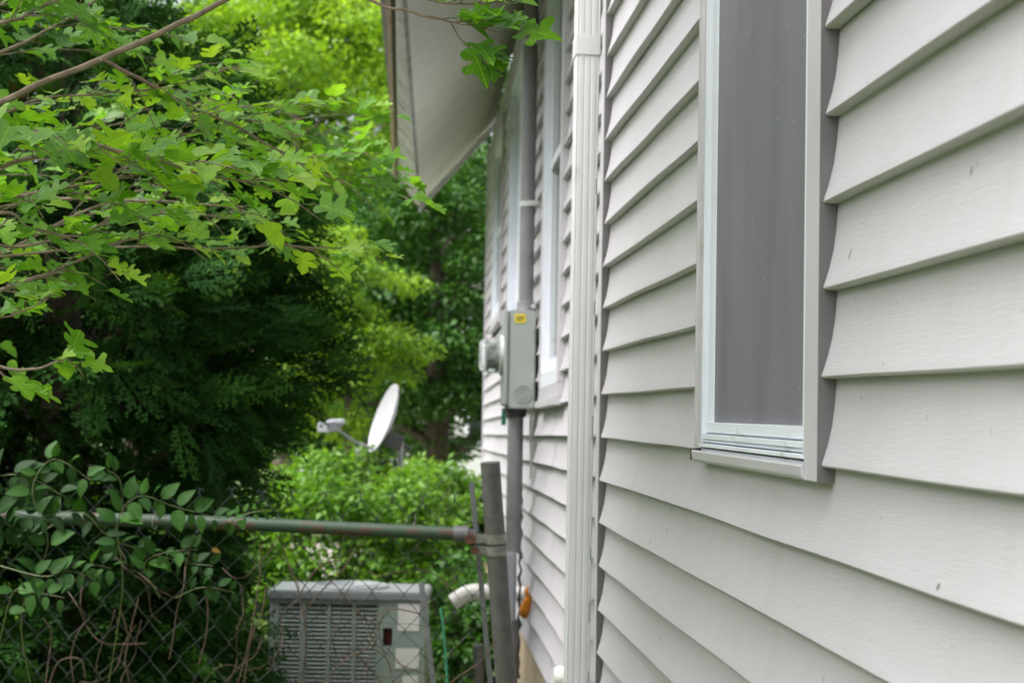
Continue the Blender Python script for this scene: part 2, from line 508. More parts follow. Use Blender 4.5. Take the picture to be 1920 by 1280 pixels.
# ------------------------------------------------------------------ wall frames
class Wall:
    def __init__(s, px, py, z, vpx, vpy):
        s.A = P(px, py, z)
        d = ray(vpx, vpy)
        s.d = d / math.hypot(d[0], d[1])                   # horizontal length 1, keeps the fall of the courses
        s.h = np.array([s.d[0], s.d[1], 0.0])
        s.n = np.array([-s.h[1], s.h[0], 0.0])             # outward, towards the garden
        s.up = np.array([0, 0, 1.0])
    def W(s, t, v, o=0.0):                                 # t: towards the camera
        return s.A - s.d * t + s.up * v + s.n * o
    def hit(s, px, py=790, o=0.0):
        r = ray(px, py)
        q = s.A + s.n * o
        k = np.dot(q - CAM, s.n) / np.dot(r, s.n)
        p = CAM + r * k - q
        t = -np.dot(p, s.h)
        return t, p[2] + s.d[2] * t
    def t(s, px, o=0.0): return s.hit(px, 790, o)[0]
    def box(s, mb, t0, t1, v0, v1, o0, o1):
        c = []
        for v in (v0, v1):
            for (t, o) in ((t0, o0), (t1, o0), (t1, o1), (t0, o1)):
                c.append(s.W(t, v, o))
        mb.hexa(c)

H = 0.1145
NW = Wall(1126, 739, 4.30, 739, 767)
FW = Wall(1066, 753, 5.326, 788, 812)
V_BOT, N_UP, N_DN = -9, 19, 9
FAR_T = FW.t(905)              # far corner
FAR_END = FW.t(1119)           # where the two runs of siding meet
NEAR_END = 5.0
BACK = -0.017

PROF = [(0.0, -.0190), (.30, -.0168), (.55, -.0131), (.75, -.0080), (.88, -.0036), (.95, -.0010), (.985, 0.0), (1.0, -.0012), (1.010, -.004), (1.012, -.0185)]

def siding(wall, mb, t0, t1, c0, c1, joints=None, seed=0, wav=.0010):
    r = np.random.default_rng(seed)
    """courses c0..c1-1; course c hangs between line c (top) and c+1 (bottom), lines go down"""
    for c in range(c0, c1):
        js = sorted([j for j in (joints(c) if joints else []) if t0 + .05 < j < t1 - .05])
        cuts = [t0] + js + [t1]
        ph = r.random(4) * 6.28
        for k in range(len(cuts) - 1):
            a, b = cuts[k], cuts[k + 1]
            lift = .0011 * (k % 2)
            a2 = a - (.02 if k % 2 else 0)
            n = max(2, int((b - a) / .12) + 1)
            ts = np.linspace(a2, b, n)
            vs = []; fs = []
            for t in ts:
                wv = wav * (math.sin(t * 4.1 + ph[0]) + .6 * math.sin(t * 9.7 + ph[1]))
                wz = .0012 * math.sin(t * 2.3 + ph[2]) + .0006 * math.sin(t * 7.3 + ph[3])
                for (q, o) in PROF:
                    vs.append(wall.W(t, -(c + q) * H + wz * q, o + lift + wv * min(1, q * 1.2)))
            m = len(PROF)
            for i in range(n - 1):
                for j in range(m - 1):
                    fs.append((i * m + j, i * m + j + 1, (i + 1) * m + j + 1, (i + 1) * m + j))
            mb.add(vs, fs)

# ------------------------------------------------------------------ the house
corner = FW.W(FAR_T, 0, 0); corner[2] = 0
house = thing('house', (corner[0] + 2.0, 4.0, 0), 'house clad in pale grey lap siding with white framed windows, filling the right side', 'house')

# near window measurements
nL, nR = NW.t(1308), NW.t(1540)
nb_out = NW.hit(1510, 901)[1]          # underside of the trim below the window
nb_line = -1                            # course line index handled below
sd_near = MB()
jn = lambda c: [NW.t(1207), NW.t(1207) + 3.66] if (c // 2) % 3 == 1 else ([NW.t(1207) + 2.44] if (c // 2) % 3 == 0 else [NW.t(1207) + 1.5, 5.2])
T0 = .012
siding(NW, sd_near, T0, nL, -N_UP, 1, jn, 1)
siding(NW, sd_near, nR + .003, NEAR_END, -N_UP, 1, jn, 2)
siding(NW, sd_near, T0, NEAR_END, 1, N_DN, jn, 3)
sn = sd_near.build('siding', M['siding'], house, smooth=True)
sf = MB()
jf = lambda c: [FW.t(1000) if (c // 2) % 2 else FW.t(1035), FW.t(930)]
wins = [dict(l=1012, r=1049, b=(1030, 748), panel=False), dict(l=947, r=972, b=(960, 745), panel=True), dict(l=918, r=934, b=(926, 612), panel=False)]
WT = FW.hit(960, 155)[1]
cuts = []
for w in wins:
    w['t0'], w['t1'] = FW.t(w['l']), FW.t(w['r'])
    w['v0'] = FW.hit(*w['b'])[1]; w['v1'] = WT
# far siding, course by course so that windows interrupt it
for c in range(-N_UP, N_DN):
    vt, vb = -c * H, -(c + 1) * H
    segs = [(FAR_T + .03, FAR_END)]
    for w in wins:
        if vt > w['v0'] + .03 and vb < w['v1']:
            ns = []
            for (a, b) in segs:
                if w['t0'] > a and w['t1'] < b: ns += [(a, w['t0']), (w['t1'] + .003, b)]
                else: ns.append((a, b))
            segs = ns
    for k, (a, b) in enumerate(segs):
        siding(FW, sf, a, b, c, c + 1, jf, 1000 + c * 7 + k, wav=.0016)
sfo = sf.build('siding', M['siding'], house, smooth=True)

core = MB()
NW.box(core, 0.0, NEAR_END, -(N_DN) * H + .01, N_UP * H + .1, -5.5, -.075)
w_ = core.build('wall', M['foundation'], house)
core = MB()
FW.box(core, FAR_T + .02, FAR_END, -(N_DN) * H + .01, N_UP * H + .1, -5.5, -.075)
core.build('wall', M['siding'], house)
fd = MB()
g0 = -1.8
FW.box(fd, FAR_T + .03, FAR_END + .01, g0, -N_DN * H - .006, -5.4, -.032)
NW.box(fd, .0, NEAR_END, g0, -N_DN * H - .006, -5.4, -.034)
fd.build('foundation', M['foundation'], house)

# corner trims
tr = MB()
FW.box(tr, FAR_T - .012, FAR_T + .045, -N_DN * H - .01, N_UP * H, -.08, .004)
tr.build('corner_post', M['trim'], house, bevel=.002)
tr = MB()
NW.box(tr, -.052, .0, -3.0 * H - 1.0 * H, N_UP * H, -.03, .004)
tr.build('corner_post', M['trim'], house, bevel=.0015)
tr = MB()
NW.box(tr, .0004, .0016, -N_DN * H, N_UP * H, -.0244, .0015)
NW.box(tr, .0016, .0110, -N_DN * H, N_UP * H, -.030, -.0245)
tr.build('side_shade_strip', M['channel_shade'], house)  # dark strips put pocket shade beside the corner post into colour
tr = MB()
NW.box(tr, -.050, -.003, -N_DN * H - .01, -4.0 * H - .002, -.03, .0015)
tr.build('corner_post', M['trim'], house, bevel=.0015)

# eave over the far run: soffit falls outwards with the rafters
FV = N_UP * H
tA, vA = FW.hit(905, 290)
def plane_pt(px, py, t):
    """point where the view ray meets the plane across the wall at distance t along it"""
    q = FW.W(t, 0, 0)
    r = ray(px, py)
    k = np.dot(q - CAM, FW.h) / np.dot(r, FW.h)
    p = CAM + r * k - q
    return np.dot(p, FW.n), p[2]
so, sv = plane_pt(785, 385, FAR_T)
fo, fv = plane_pt(742, 328, FAR_T)
vJ = vA - .0
E0, E1 = FAR_T - .02, FAR_END - .3
slope = (vJ - sv) / so
mb = MB()
def extrude(mb, prof, t0, t1, n=1, sag=None):
    vs = []; fs = []
    m = len(prof)
    ts = np.linspace(t0, t1, n + 1)
    for t in ts:
        for q_ in prof:
            o, v = q_[0], q_[1]
            k_ = (q_[2] if len(q_) > 2 else 0) * (t - E0) / 4.4
            vs.append(FW.W(t, v, o + k_))
    for i in range(n):
        for j in range(m):
            j2 = (j + 1) % m
            fs.append((i * m + j, i * m + j2, (i + 1) * m + j2, (i + 1) * m + j))
    fs.append(tuple(range(m))); fs.append(tuple(n * m + j for j in reversed(range(m))))
    mb.add(vs, fs)
# soffit boards, each a shallow step so that the seams show
nb = 34
tt = np.linspace(E0 + .02, E1 - .02, nb + 1)
for i in range(nb):
    dz = .0005 * ((i * 7) % 3)
    extrude(mb, [(-.05, vJ + .05 * slope - dz), (so - .006, sv + .004 - dz, .045), (so - .006, sv + .03, .045), (-.05, vJ + .05 * slope + .03)], tt[i] + .002, tt[i + 1] - .002)
soff = mb.build('soffit', M['soffit'], house)
mb = MB()
extrude(mb, [(so, sv - .012, .045), (fo, fv, -.05), (fo - .02, fv + .012, -.05), (so - .018, sv + .008, .045)], E0, E1)
mb.build('fascia', M['fascia'], house)
mb = MB()
extrude(mb, [(fo + .003, fv - .03, -.05), (fo + .028, fv - .01, -.05), (fo + .022, fv + .045, -.05), (fo - .01, fv + .025, -.05)], E0 - .02, E1 + .02)
mb.build('drip_edge', M['drip'], house)
mb = MB()
ro, rv = -2.8, fv + (fo + 2.8) * slope
extrude(mb, [(fo + .0, fv + .03), (ro, rv), (-5.6 - fo, fv + .03), (-5.6 - fo, fv - .03), (ro, rv - .08), (fo - .03, fv - .01)], E0 - .01, E1)
mb.build('roof', M['shingle'], house)
mb = MB()       # the nearer roof has almost no overhang
extrude(mb, [(.10, vJ + .02), (.10, vJ + .16), (ro, rv), (-5.6, vJ + .16), (-5.6, vJ + .02), (ro, rv - .14)], E1 + .01, NEAR_END + .1)
mb.build('roof', M['shingle'], house)
mb = MB()
extrude(mb, [(-.08, vJ), (ro, rv - .16), (-5.5, vJ)], NEAR_END - .08, NEAR_END - .01)
mb.build('gable', M['siding'], house)
mb = MB()       # barge board under the far end of the soffit
extrude(mb, [(-.06, vJ + .06 * slope - .055), (so, sv - .055), (so, sv - .006), (-.06, vJ + .06 * slope - .006)], E0 - .03, E0 + .0)
mb.build('barge_board', M['trim'], house)
mb = MB()       # gable wall above the far end
extrude(mb, [(-.08, vJ), (ro, rv - .1), (-5.5, vJ)], FAR_T + .05, FAR_T + .12)
mb.build('gable', M['siding'], house)

def ring(wall, mb, t0, t1, v0, v1, wl, wr, wb, wt, o0, o1):
    wall.box(mb, t0, t0 + wl, v0 + wb, v1 - wt, o0, o1)
    wall.box(mb, t1 - wr, t1, v0 + wb, v1 - wt, o0, o1)
    if wb: wall.box(mb, t0, t1, v0, v0 + wb, o0, o1)
    wall.box(mb, t0, t1, v1 - wt, v1, o0, o1)

# ---- near window
win = thing('window', NW.W((nL + nR) / 2, nb_out, 0), None, None)
win.parent = house
win.location = tuple(np.array(win.location) - wloc(house))
vt = 1.42
v_jtop = NW.hit(1505, 868)[1]
v_s1 = NW.hit(1505, 849)[1]; v_s2 = NW.hit(1505, 826)[1]; v_s3 = NW.hit(1505, 799)[1]
mb = MB()
tl = NW.t(1316)
trr = NW.t(1512)
NW.box(mb, nL, tl, v_jtop + .003, vt, -.035, .0035)
NW.box(mb, trr, nR, nb_out + .001, vt, -.035, .0035)
NW.box(mb, nR - .014, nR, nb_out + .0015, vt, -.034, .0055)
NW.box(mb, nL + .0, nL + .006, v_jtop + .006, vt, -.034, .0065)
NW.box(mb, nL, nR, vt + .003, vt + .05, -.035, .0035)
casing = mb.build('casing', M['trim'], win, bevel=.0012)
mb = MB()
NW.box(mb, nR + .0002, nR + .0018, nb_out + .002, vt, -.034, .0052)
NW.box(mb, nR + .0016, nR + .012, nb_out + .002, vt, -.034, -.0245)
mb.build('side_shade_strip', M['channel_shade'], win)  # dark strips: shade between casing and siding, set as colour
mb = MB()
# bottom J channel: sloped front with an open top
def slopebox(wall, mb, t0, t1, pts):
    vs = []
    for t in (t0, t1):
        for (o, v) in pts: vs.append(wall.W(t, v, o))
    m = len(pts)
    fs = [(j, (j + 1) % m, m + (j + 1) % m, m + j) for j in range(m)] + [tuple(range(m)), tuple(m + j for j in reversed(range(m)))]
    mb.add(vs, fs)
slopebox(NW, mb, nL - .004, trr + .010, [(-.03, nb_out + .003), (.004, nb_out + .001), (.009, nb_out + .006), (.0105, v_jtop - .004), (.0085, v_jtop), (.006, v_jtop - .004), (.002, nb_out + .012), (-.03, nb_out + .014)])
mb.build('sill', M['trim'], win, bevel=.0008)
mb = MB()
NW.box(mb, nL - .0045, nL - .0035, nb_out + .004, v_jtop + .002, -.008, .0125)
mb.build('flashing_tab', M['darkgrey'], win)
mb = MB()
# white frame: outer ring, inner stepped tracks
t0w, t1w = tl + .001, trr - .001
ts_ = NW.t(1338, -.0175)
wj = ts_ - t0w
NW.box(mb, t0w, t0w + wj * .35, v_s1, vt - .005, -.050, .001)
NW.box(mb, t0w + wj * .35, t0w + wj * .55, v_s2, vt - .005, -.050, -.0045)
NW.box(mb, t0w + wj * .55, t0w + wj * .62, v_s2, vt - .005, -.050, -.0095)
NW.box(mb, t0w + wj * .62, t0w + wj * .85, v_s2, vt - .005, -.050, -.0075)
NW.box(mb, t0w + wj * .85, ts_, v_s2, vt - .005, -.050, -.0175)
NW.box(mb, t1w - .012, t1w, v_s1, vt - .005, -.050, .002)
NW.box(mb, t0w + .005, t1w, v_jtop + .006, v_s1 - .0015, -.050, .0065)
NW.box(mb, t0w + .012, t1w - .003, v_s1 + .0005, v_s1 + .006, -.050, -.003)
NW.box(mb, t0w + .008, t1w, v_s1 + .0065, v_s2 - .0015, -.050, .0015)
NW.box(mb, t0w + .002, t1w, v_jtop - .004, v_jtop + .003, -.050, .001)
NW.box(mb, t0w, t1w, vt - .005, vt, -.05, .002)
mb.build('frame', M['white'], win, bevel=.0007)
mb = MB()
NW.box(mb, ts_ - .004, t1w - .013, v_s2 + .0015, v_s3, -.048, -.006)
NW.box(mb, ts_ - .004, t1w - .013, v_s2 - .0012, v_s2 + .0010, -.048, -.012)
mb.build('screen_rail', M['white'], win, bevel=.0008)
mb = MB()
sc_o = -.0188
vs = []; nx, nz = 40, 60
ta, tb = ts_ - .002, t1w - .010
for i in range(nx + 1):
    for j in range(nz + 1):
        u = i / nx; w = j / nz
        bow = -.002 * math.sin(u * math.pi) + .0006 * math.sin(u * 23) * math.sin(w * 9)
        vs.append(NW.W(ta + (tb - ta) * u, v_s3 - .004 + (vt - v_s3) * w, sc_o + bow))
fs = [(i * (nz + 1) + j, (i + 1) * (nz + 1) + j, (i + 1) * (nz + 1) + j + 1, i * (nz + 1) + j + 1) for i in range(nx) for j in range(nz)]
mb.add(vs, fs)
mb.build('insect_screen', M['screen'], win, smooth=True)
mb = MB()
NW.box(mb, t0w + .03, t1w - .005, v_s3 - .01, vt, -.066, -.055)
mb.build('pane', M['glass_dark'], win)

# ---- far windows
for w in wins:
    wr = thing('window', FW.W((w['t0'] + w['t1']) / 2, w['v0'], 0), None, None)
    wr.parent = house
    wr.location = tuple(np.array(wr.location) - wloc(house))
    t0, t1, v0, v1 = w['t0'], w['t1'], w['v0'], w['v1']
    mb = MB(); ring(FW, mb, t0, t1, v0, v1, .045, .07, .05, .05, -.035, .008)
    mb.build('casing', M['trim'], wr, bevel=.002)
    mb = MB(); ring(FW, mb, t0 + .046, t1 - .071, v0 + .051, v1 - .051, .035, .02, .06, .04, -.07, .004)
    ring(FW, mb, t0 + .083, t1 - .093, v0 + .113, v1 - .093, .035, .03, .05, .04, -.07, -.022 if not w['panel'] else -.03)
    if not w['panel']:
        FW.box(mb, t0 + .12, t1 - .125, (v0 + v1) / 2 - .02, (v0 + v1) / 2 + .02, -.07, -.018)
    mb.build('frame', M['white'], wr, bevel=.002)
    mb = MB(); FW.box(mb, t0 - .005, t1 + .005, v0 - .03, v0 - .002, -.03, .022)
    mb.build('sill', M['trim'], wr, bevel=.002)
    mb = MB(); FW.box(mb, t0 + .10, t1 - .11, v0 + .13, v1 - .11, -.072, -.045)
    mb.build('pane', M['white'] if w['panel'] else M['glass_dark'], wr)

# ------------------------------------------------------------------ downspout
dt0, dt1 = -.185, -.085
ds = thing('downspout', NW.W(-.13, -1.6, .04), 'ribbed white downspout running down the siding beside the corner trim', 'downspout')
def rib_profile(tc, w, d, o0):
    """rectangular pipe with shallow ribs, as (t,o) loop"""
    pts = []
    n = 4
    for k in range(n):                      # face towards the viewer (t = +), runs from wall outwards
        o_ = o0 + .006 + (d - .012) * k / (n - 1)
        pts += [(tc + w / 2, o_ - .0038), (tc + w / 2 - .0009, o_ - .0015), (tc + w / 2 - .0009, o_ + .0015), (tc + w / 2, o_ + .0038)]
    pts += [(tc + w / 2 - .004, o0 + d)]
    for k in range(6):
        t_ = tc + w / 2 - .012 - (w - .024) * k / 5
        pts += [(t_ + .003, o0 + d), (t_ + .0015, o0 + d - .0025), (t_ - .0015, o0 + d - .0025), (t_ - .003, o0 + d)]
    pts += [(tc - w / 2, o0 + d - .004), (tc - w / 2, o0), (tc + w / 2 - .003, o0)]
    return pts
def pipe(mb, prof, v0, v1, grow=0.0, c=None):
    vs = []; m = len(prof)
    if grow:
        ct = sum(p[0] for p in prof) / m; co = sum(p[1] for p in prof) / m
        prof = [(ct + (t - ct) * (1 + grow), co + (o - co) * (1 + grow)) for (t, o) in prof]
    for v in (v0, v1):
        for (t, o) in prof: vs.append(NW.W(t, v, o))
    fs = [(j, (j + 1) % m, m + (j + 1) % m, m + j) for j in range(m)] + [tuple(range(m)), tuple(m + j for j in reversed(range(m)))]
    mb.add(vs, fs)
DP = rib_profile(-.13, .078, .064, .006)
def plane_v(wall, px, py, t):
    q = wall.W(t, 0, 0); rr_ = ray(px, py)
    k = np.dot(q - CAM, wall.h) / np.dot(rr_, wall.h)
    return (CAM + rr_ * k - q)[2]
v_j = plane_v(NW, 1100, 104, -.09)
mb = MB(); pipe(mb, DP, -1.5, v_j + .02); mb.build('pipe', M['downspout'], ds, smooth=False)
mb = MB(); pipe(mb, DP, v_j, 1.95, .03); mb.build('pipe', M['downspout'], ds)
mb = MB()
pipe(mb, [(-.172, .003), (-.0885, .003), (-.0885, .0725), (-.172, .0725)], v_j + .001, v_j + .060)
mb.build('collar', M['downspout'], ds, bevel=.002)
mb = MB()
mb.tube([NW.W(-.095, v_j + .03, .082), NW.W(-.095, v_j + .03, .086)], .005, 8)
mb.build('screw', M['darkgrey'], ds)
mb = MB()
for vv in (.55, .22, -.12, -.45, -.62, -.8, -1.05):
    h_ = .03 + .05 * rnd.random()
    mb = MB(); NW.box(mb, -.0925, -.0900, vv, vv + h_, .0075, .0105)
    mb.build('scuff_mark', M['scuff'], ds)
mb = MB()
pipe(mb, [(-.172, -.002), (-.088, -.002), (-.088, .0055), (-.172, .0055)], -.9, -.87)
mb.build('strap', M['downspout'], ds); mb = MB()
pipe(mb, [(-.172, -.002), (-.088, -.002), (-.088, .0055), (-.172, .0055)], 1.2, 1.23)
mb.build('strap', M['downspout'], ds)

# white tap pipe at the foot of the far siding
pp = P(1056, 1268, 5.2)
sp = MB(); sp.lathe(pp + FW.n * -.06, FW.n, [(0, .02), (.03, .02), (.03, .034), (.075, .036), (.09, .028), (.09, .001)], 16)
sp.tube([pp + FW.n * .01, pp + FW.n * .012 + np.array([0, 0, -.12])], .018, 12)
tag(sp.build('vent_pipe', M['pvc'], None, smooth=True, origin=pp), 'small white plastic pipe stub low beside the downspout', 'pipe')

# ------------------------------------------------------------------ electricity meter with its conduits
BZ = 6.95
bt1 = FW.t(1003)                                  # side facing the viewer
q0, q1 = plane_pt(944, 675, bt1)[0], plane_pt(1003, 675, bt1)[0]
bv1 = plane_pt(975, 581, bt1)[1]; bv0 = plane_pt(975, 766, bt1)[1]
tt_ = FW.d[2] * 0
bt0 = bt1 - .29
meter = thing('electric_meter', FW.W((bt0 + bt1) / 2, bv0, .07), 'grey electricity meter box with round glass meter on the house wall', 'electric meter')
mb = MB(); FW.box(mb, bt0, bt1, bv0, bv1, .002, q0 - .022)
mb.build('box', M['meterbox'], meter, bevel=.006)
mb = MB(); FW.box(mb, bt0 - .006, bt1 + .006, bv0 + .012, bv1 + .004, q0 - .021, q0 - .004)
mb.build('cover', M['meterbox'], meter, bevel=.007)
mb = MB()
FW.box(mb, bt1 + .0005, bt1 + .0025, bv1 - .055, bv1 - .018, q0 - .092, q0 - .045)
mb.build('sticker', M['yellow'], meter)
mb = MB()
kc = FW.W(bt1, bv0 + .065, q0 - .085)
for rr in (.040, .028, .016):
    mb.lathe(kc, -FW.h, [(-.001, rr), (.004, rr), (.005, rr - .003), (.004, rr - .006), (-.001, rr - .006)], 28)
mb.build('knockout', M['meterbox'], meter, smooth=True)
mb = MB()
for z_ in (.0, .008, .015):
    FW.box(mb, bt1 + .0026, bt1 + .0031, bv1 - .031 - z_, bv1 - .027 - z_, q0 - .086 + z_ * .4, q0 - .052)
mb.build('sticker_print', M['darkgrey'], meter)
mc = FW.W((bt0 + bt1) / 2, bv1 - .19, q0 - .004)
mb = MB(); mb.lathe(mc, FW.n, [(-.003, .088), (.014, .088), (.016, .083), (.016, .06)], 36)
mb.build('locking_ring', M['zinc'], meter, smooth=True)
mb = MB(); mb.lathe(mc, FW.n, [(.012, .079), (.03, .079), (.085, .074), (.098, .066), (.105, .05), (.107, .0)], 36)
mb.build('glass_dome', M['clear'], meter, smooth=True)
mb = MB(); mb.lathe(mc, FW.n, [(.014, .062), (.03, .062), (.03, .05), (.06, .05), (.06, .058), (.072, .058), (.072, .0)], 24)
FW.box(mb, (bt0 + bt1) / 2 - .05, (bt0 + bt1) / 2 + .05, bv1 - .17, bv1 - .15, q0 + .03, q0 + .062)
mb.build('register', M['meterguts'], meter)
mb = MB(); FW.box(mb, bt0 + .02, bt0 + .024, bv0 - .07, bv0 + .005, q0 - .03, q0 - .01)
mb.build('tag', M['greentag'], meter)
# conduit above
def conduit(name, label, pxs, r):
    pts = [FW.W(bt1 - .14, plane_pt(x, y, bt1 - .14)[1] , plane_pt(x, y, bt1 - .14)[0]) for x, y in pxs]
    return pts
cp = conduit('', '', [(985, 600), (993, -130)], .03)
top = cp[1].copy(); axis = unit(top - cp[0])
# keep it upright: true vertical, parallel to the wall
cb = FW.W(bt1 - .14, bv1 - .01, plane_pt(986, 570, bt1 - .14)[0])
ct = cb + np.array([0, 0, 1.75])
co = thing('service_conduit', cb, 'tall grey conduit rising from the top of the electricity meter box', 'conduit', 'conduits at the electricity meter')
mb = MB(); mb.tube([cb, ct], .0325, 24); mb.build('pipe', M['conduit'], co, smooth=True)
mb = MB(); mb.lathe(cb, [0, 0, 1], [(-.0, .045), (.02, .045), (.03, .040), (.055, .040), (.06, .0325)], 20)
mb.build('hub', M['conduit'], co, smooth=True)
mb = MB(); mb.tube([cb + np.array([.03, -.045, .035]), cb + np.array([.03, -.052, .035])], .011, 8); mb.build('bolt', M['zinc'], co)
for py in (383, 80):
    vv = plane_pt(985, py, bt1 - .14)[1]
    cz = FW.W(bt1 - .14, vv, 0)[2]
    c0 = np.array([cb[0], cb[1], cz])
    mb = MB(); mb.lathe(c0, [0, 0, 1], [(-.012, .0335), (-.012, .0365), (.012, .0365), (.012, .0335)], 24)
    wq = c0 - FW.n * .055
    mb.frame_box(c0, FW.n, FW.h, np.array([0, 0, 1.]), (-.062, -.048, -.011), (.0, -.036, .011))
    mb.tube([c0 + FW.h * -.05 - FW.n * .035, c0 + FW.h * -.058 - FW.n * .035], .010, 8)
    mb.build('clamp', M['zinc'], co, smooth=True)
mb = MB(); mb.lathe(cb + np.array([0, 0, 1.30]), [0, 0, 1], [(-.05, .0325), (-.05, .037), (.05, .037), (.05, .0325)], 24)
mb.build('coupling', M['conduit'], co, smooth=True)
# conduit below, ending in a grey fitting
l0 = FW.W(bt1 - .13, bv0, plane_pt(967, 775, bt1 - .13)[0])
lz = FW.W(bt1 - .13, plane_pt(960, 1035, bt1 - .13)[1], 0)[2]
lo = thing('lower_conduit', (l0[0], l0[1], 0), 'grey conduit dropping from under the meter box into the ground', 'conduit', 'conduits at the electricity meter')
mb = MB(); mb.tube([l0 + np.array([0, 0, .01]), np.array([l0[0], l0[1], lz])], .0345, 24); mb.build('pipe', M['conduit'], lo, smooth=True)
mb = MB(); mb.lathe(l0, [0, 0, 1], [(-.035, .036), (-.032, .045), (-.012, .046), (-.008, .05), (.004, .05)], 20); mb.build('hub', M['darkgrey'], lo, smooth=True)
mb = MB()
lb = np.array([l0[0], l0[1], lz])
mb.frame_box(lb, np.array([1., 0, 0]), np.array([0, 1., 0]), np.array([0, 0, 1.]), (-.050, -.055, -.30), (.014, .055, .005))
mb.build('fitting', mat_simple('pale_grey_fitting', (.36, .38, .42), .4), lo, bevel=.012)
mb = MB(); mb.tube([lb + np.array([0, 0, -.29]), np.array([l0[0], l0[1], -.1])], .03, 16); mb.build('pipe', M['conduit'], lo, smooth=True)

# cables by the lower conduit
q = [P(983, 770, 7.1), P(981, 830, 7.1), P(974, 905, 7.1)]
ca = MB(); qq = [FW.W(bt1 - .02, bv0 + .0, .012)]
for dz, do in ((-.06, .016), (-.16, .010), (-.3, .008)): qq.append(FW.W(bt1 - .03 + dz * .2, bv0 + dz, do))
ca.tube(qq, .006, 6)
tag(ca.build('cable', M['greycable'], None, smooth=True, origin=qq[0]), 'thin grey cable curving down the siding just below the meter box', 'cable', 'cables on the house wall')
ca = MB()
t_c = FW.t(985)
tv0 = FW.hit(984, 912)[1]; tv1 = FW.hit(984, 1290)[1]
pts = []
for k in range(26):
    u = k / 25
    pts.append(FW.W(t_c + .012 * math.sin(k * 1.9), tv0 + (tv1 - tv0) * u, .012 + .006 * math.sin(k * 2.7)))
ca.tube(pts, [.006 if k % 3 else .009 for k in range(26)], 6)
tag(ca.build('cable', M['cable'], None, smooth=True, origin=pts[0]), 'black knotted cable hanging along the siding right of the lower conduit', 'cable', 'cables on the house wall')

# pvc vent pipe with elbow
e0 = FW.W(FW.t(983), FW.hit(983, 1113)[1], -.03)
zp = np.dot(e0 - CAM, F_)
def Pz(px, py, z=None): return P(px, py, zp if z is None else z)
pa, pb = Pz(983, 1112), Pz(893, 1109)
pcs = [pa, Pz(935, 1111), pb]
for k in range(1, 7):
    a = k / 6 * math.radians(38)
    R = .11
    pcs.append(pb + unit(pb - pa) * R * math.sin(a) + np.array([0, 0, -1.]) * R * (1 - math.cos(a)))
dirn = unit(pcs[-1] - pcs[-2])
pcs.append(pcs[-1] + dirn * .05)
pv = thing('drain_pipe', pa, 'white plastic pipe with a downturned elbow sticking out of the wall', 'pipe')
mb = MB(); mb.tube(pcs[:3], .033, 20); mb.build('pipe', M['pvc'], pv, smooth=True)
mb = MB(); mb.tube([pcs[2] - unit(pb - pa) * .05] + pcs[2:], .0385, 24); mb.build('elbow', M['pvc'], pv, smooth=True)
fm = MB()
fo_ = thing('spray_foam', e0, 'blob of orange expanding foam around the white pipe at the wall', 'foam')
zf_ = np.dot(FW.W(FW.t(992, .012), 0, .012) - CAM, F_)
fpts = [P(px, py, zf_) for (px, py) in ((989, 1101), (990, 1105), (993, 1112), (994, 1119), (992, 1126), (990, 1132), (987, 1139), (985, 1146), (984, 1153), (984, 1158))]
fm.tube(fpts, [.010, .017, .021, .020, .024, .024, .028, .028, .021, .010], 16)
fm.v = [tuple(np.array(v_) + .0018 * np.array([math.sin(v_[1] * 260 + v_[2] * 90), math.sin(v_[2] * 210), math.sin(v_[0] * 330 + v_[1] * 70)])) for v_ in fm.v]
fm.build('foam_blob', M['foam'], fo_, smooth=True)

# ------------------------------------------------------------------ chain link fence
FZ = 5.0
pt, pbm = P(919, 866, FZ - .05), P(962, 1480, FZ - .02)
gz = pbm + unit(pbm - pt) * ((0 - pbm[2]) / unit(pbm - pt)[2]) if abs(pbm[2]) > 0 else pbm
fence = thing('chain_link_fence', gz, 'chain link fence with rusty green top rail and leaning grey end post', 'fence')
mb = MB()
gz2 = gz + unit(gz - pt) * .1
mb.lathe(pt, gz2 - pt, [(0.001, .0), (0, .026), (0.0, .0305), (.16, .0305), (.1605, .0312), (np.linalg.norm(gz2 - pt), .0312)], 28)
mb.build('post', M['post'], fence, smooth=True)
pax = unit(gz - pt)
def on_post(py, x=940):
    # point on the post axis at picture row py
    best = min(np.linspace(0, 1.3, 600), key=lambda k: abs(pix(pt + pax * k)[1] - py))
    return pt + pax * best
def pix(p):
    d = np.asarray(p) - CAM
    z = np.dot(d, F_)
    return 960 + FPX * np.dot(d, R_) / z, 640 - FPX * np.dot(d, U_) / z, z
rail_r = .0215
ra, rb = P(872, 1001, FZ), P(-500, 953, FZ + .25)
mb = MB(); mb.tube([rb, P(100, 970, FZ + .15), P(450, 981, FZ + .05), ra], rail_r, 20); mb.build('top_rail', M['rail'], fence, smooth=True)
mb = MB(); rd = unit(ra - P(450, 981, FZ + .05))
mb.lathe(ra - rd * .035, rd, [(-.0, .0225), (.0, .026), (.045, .026), (.052, .018), (.07, .014)], 20)
tabp = ra + rd * .028
mb.build('rail_cup', M['cup'], fence, smooth=True)
left = -R_
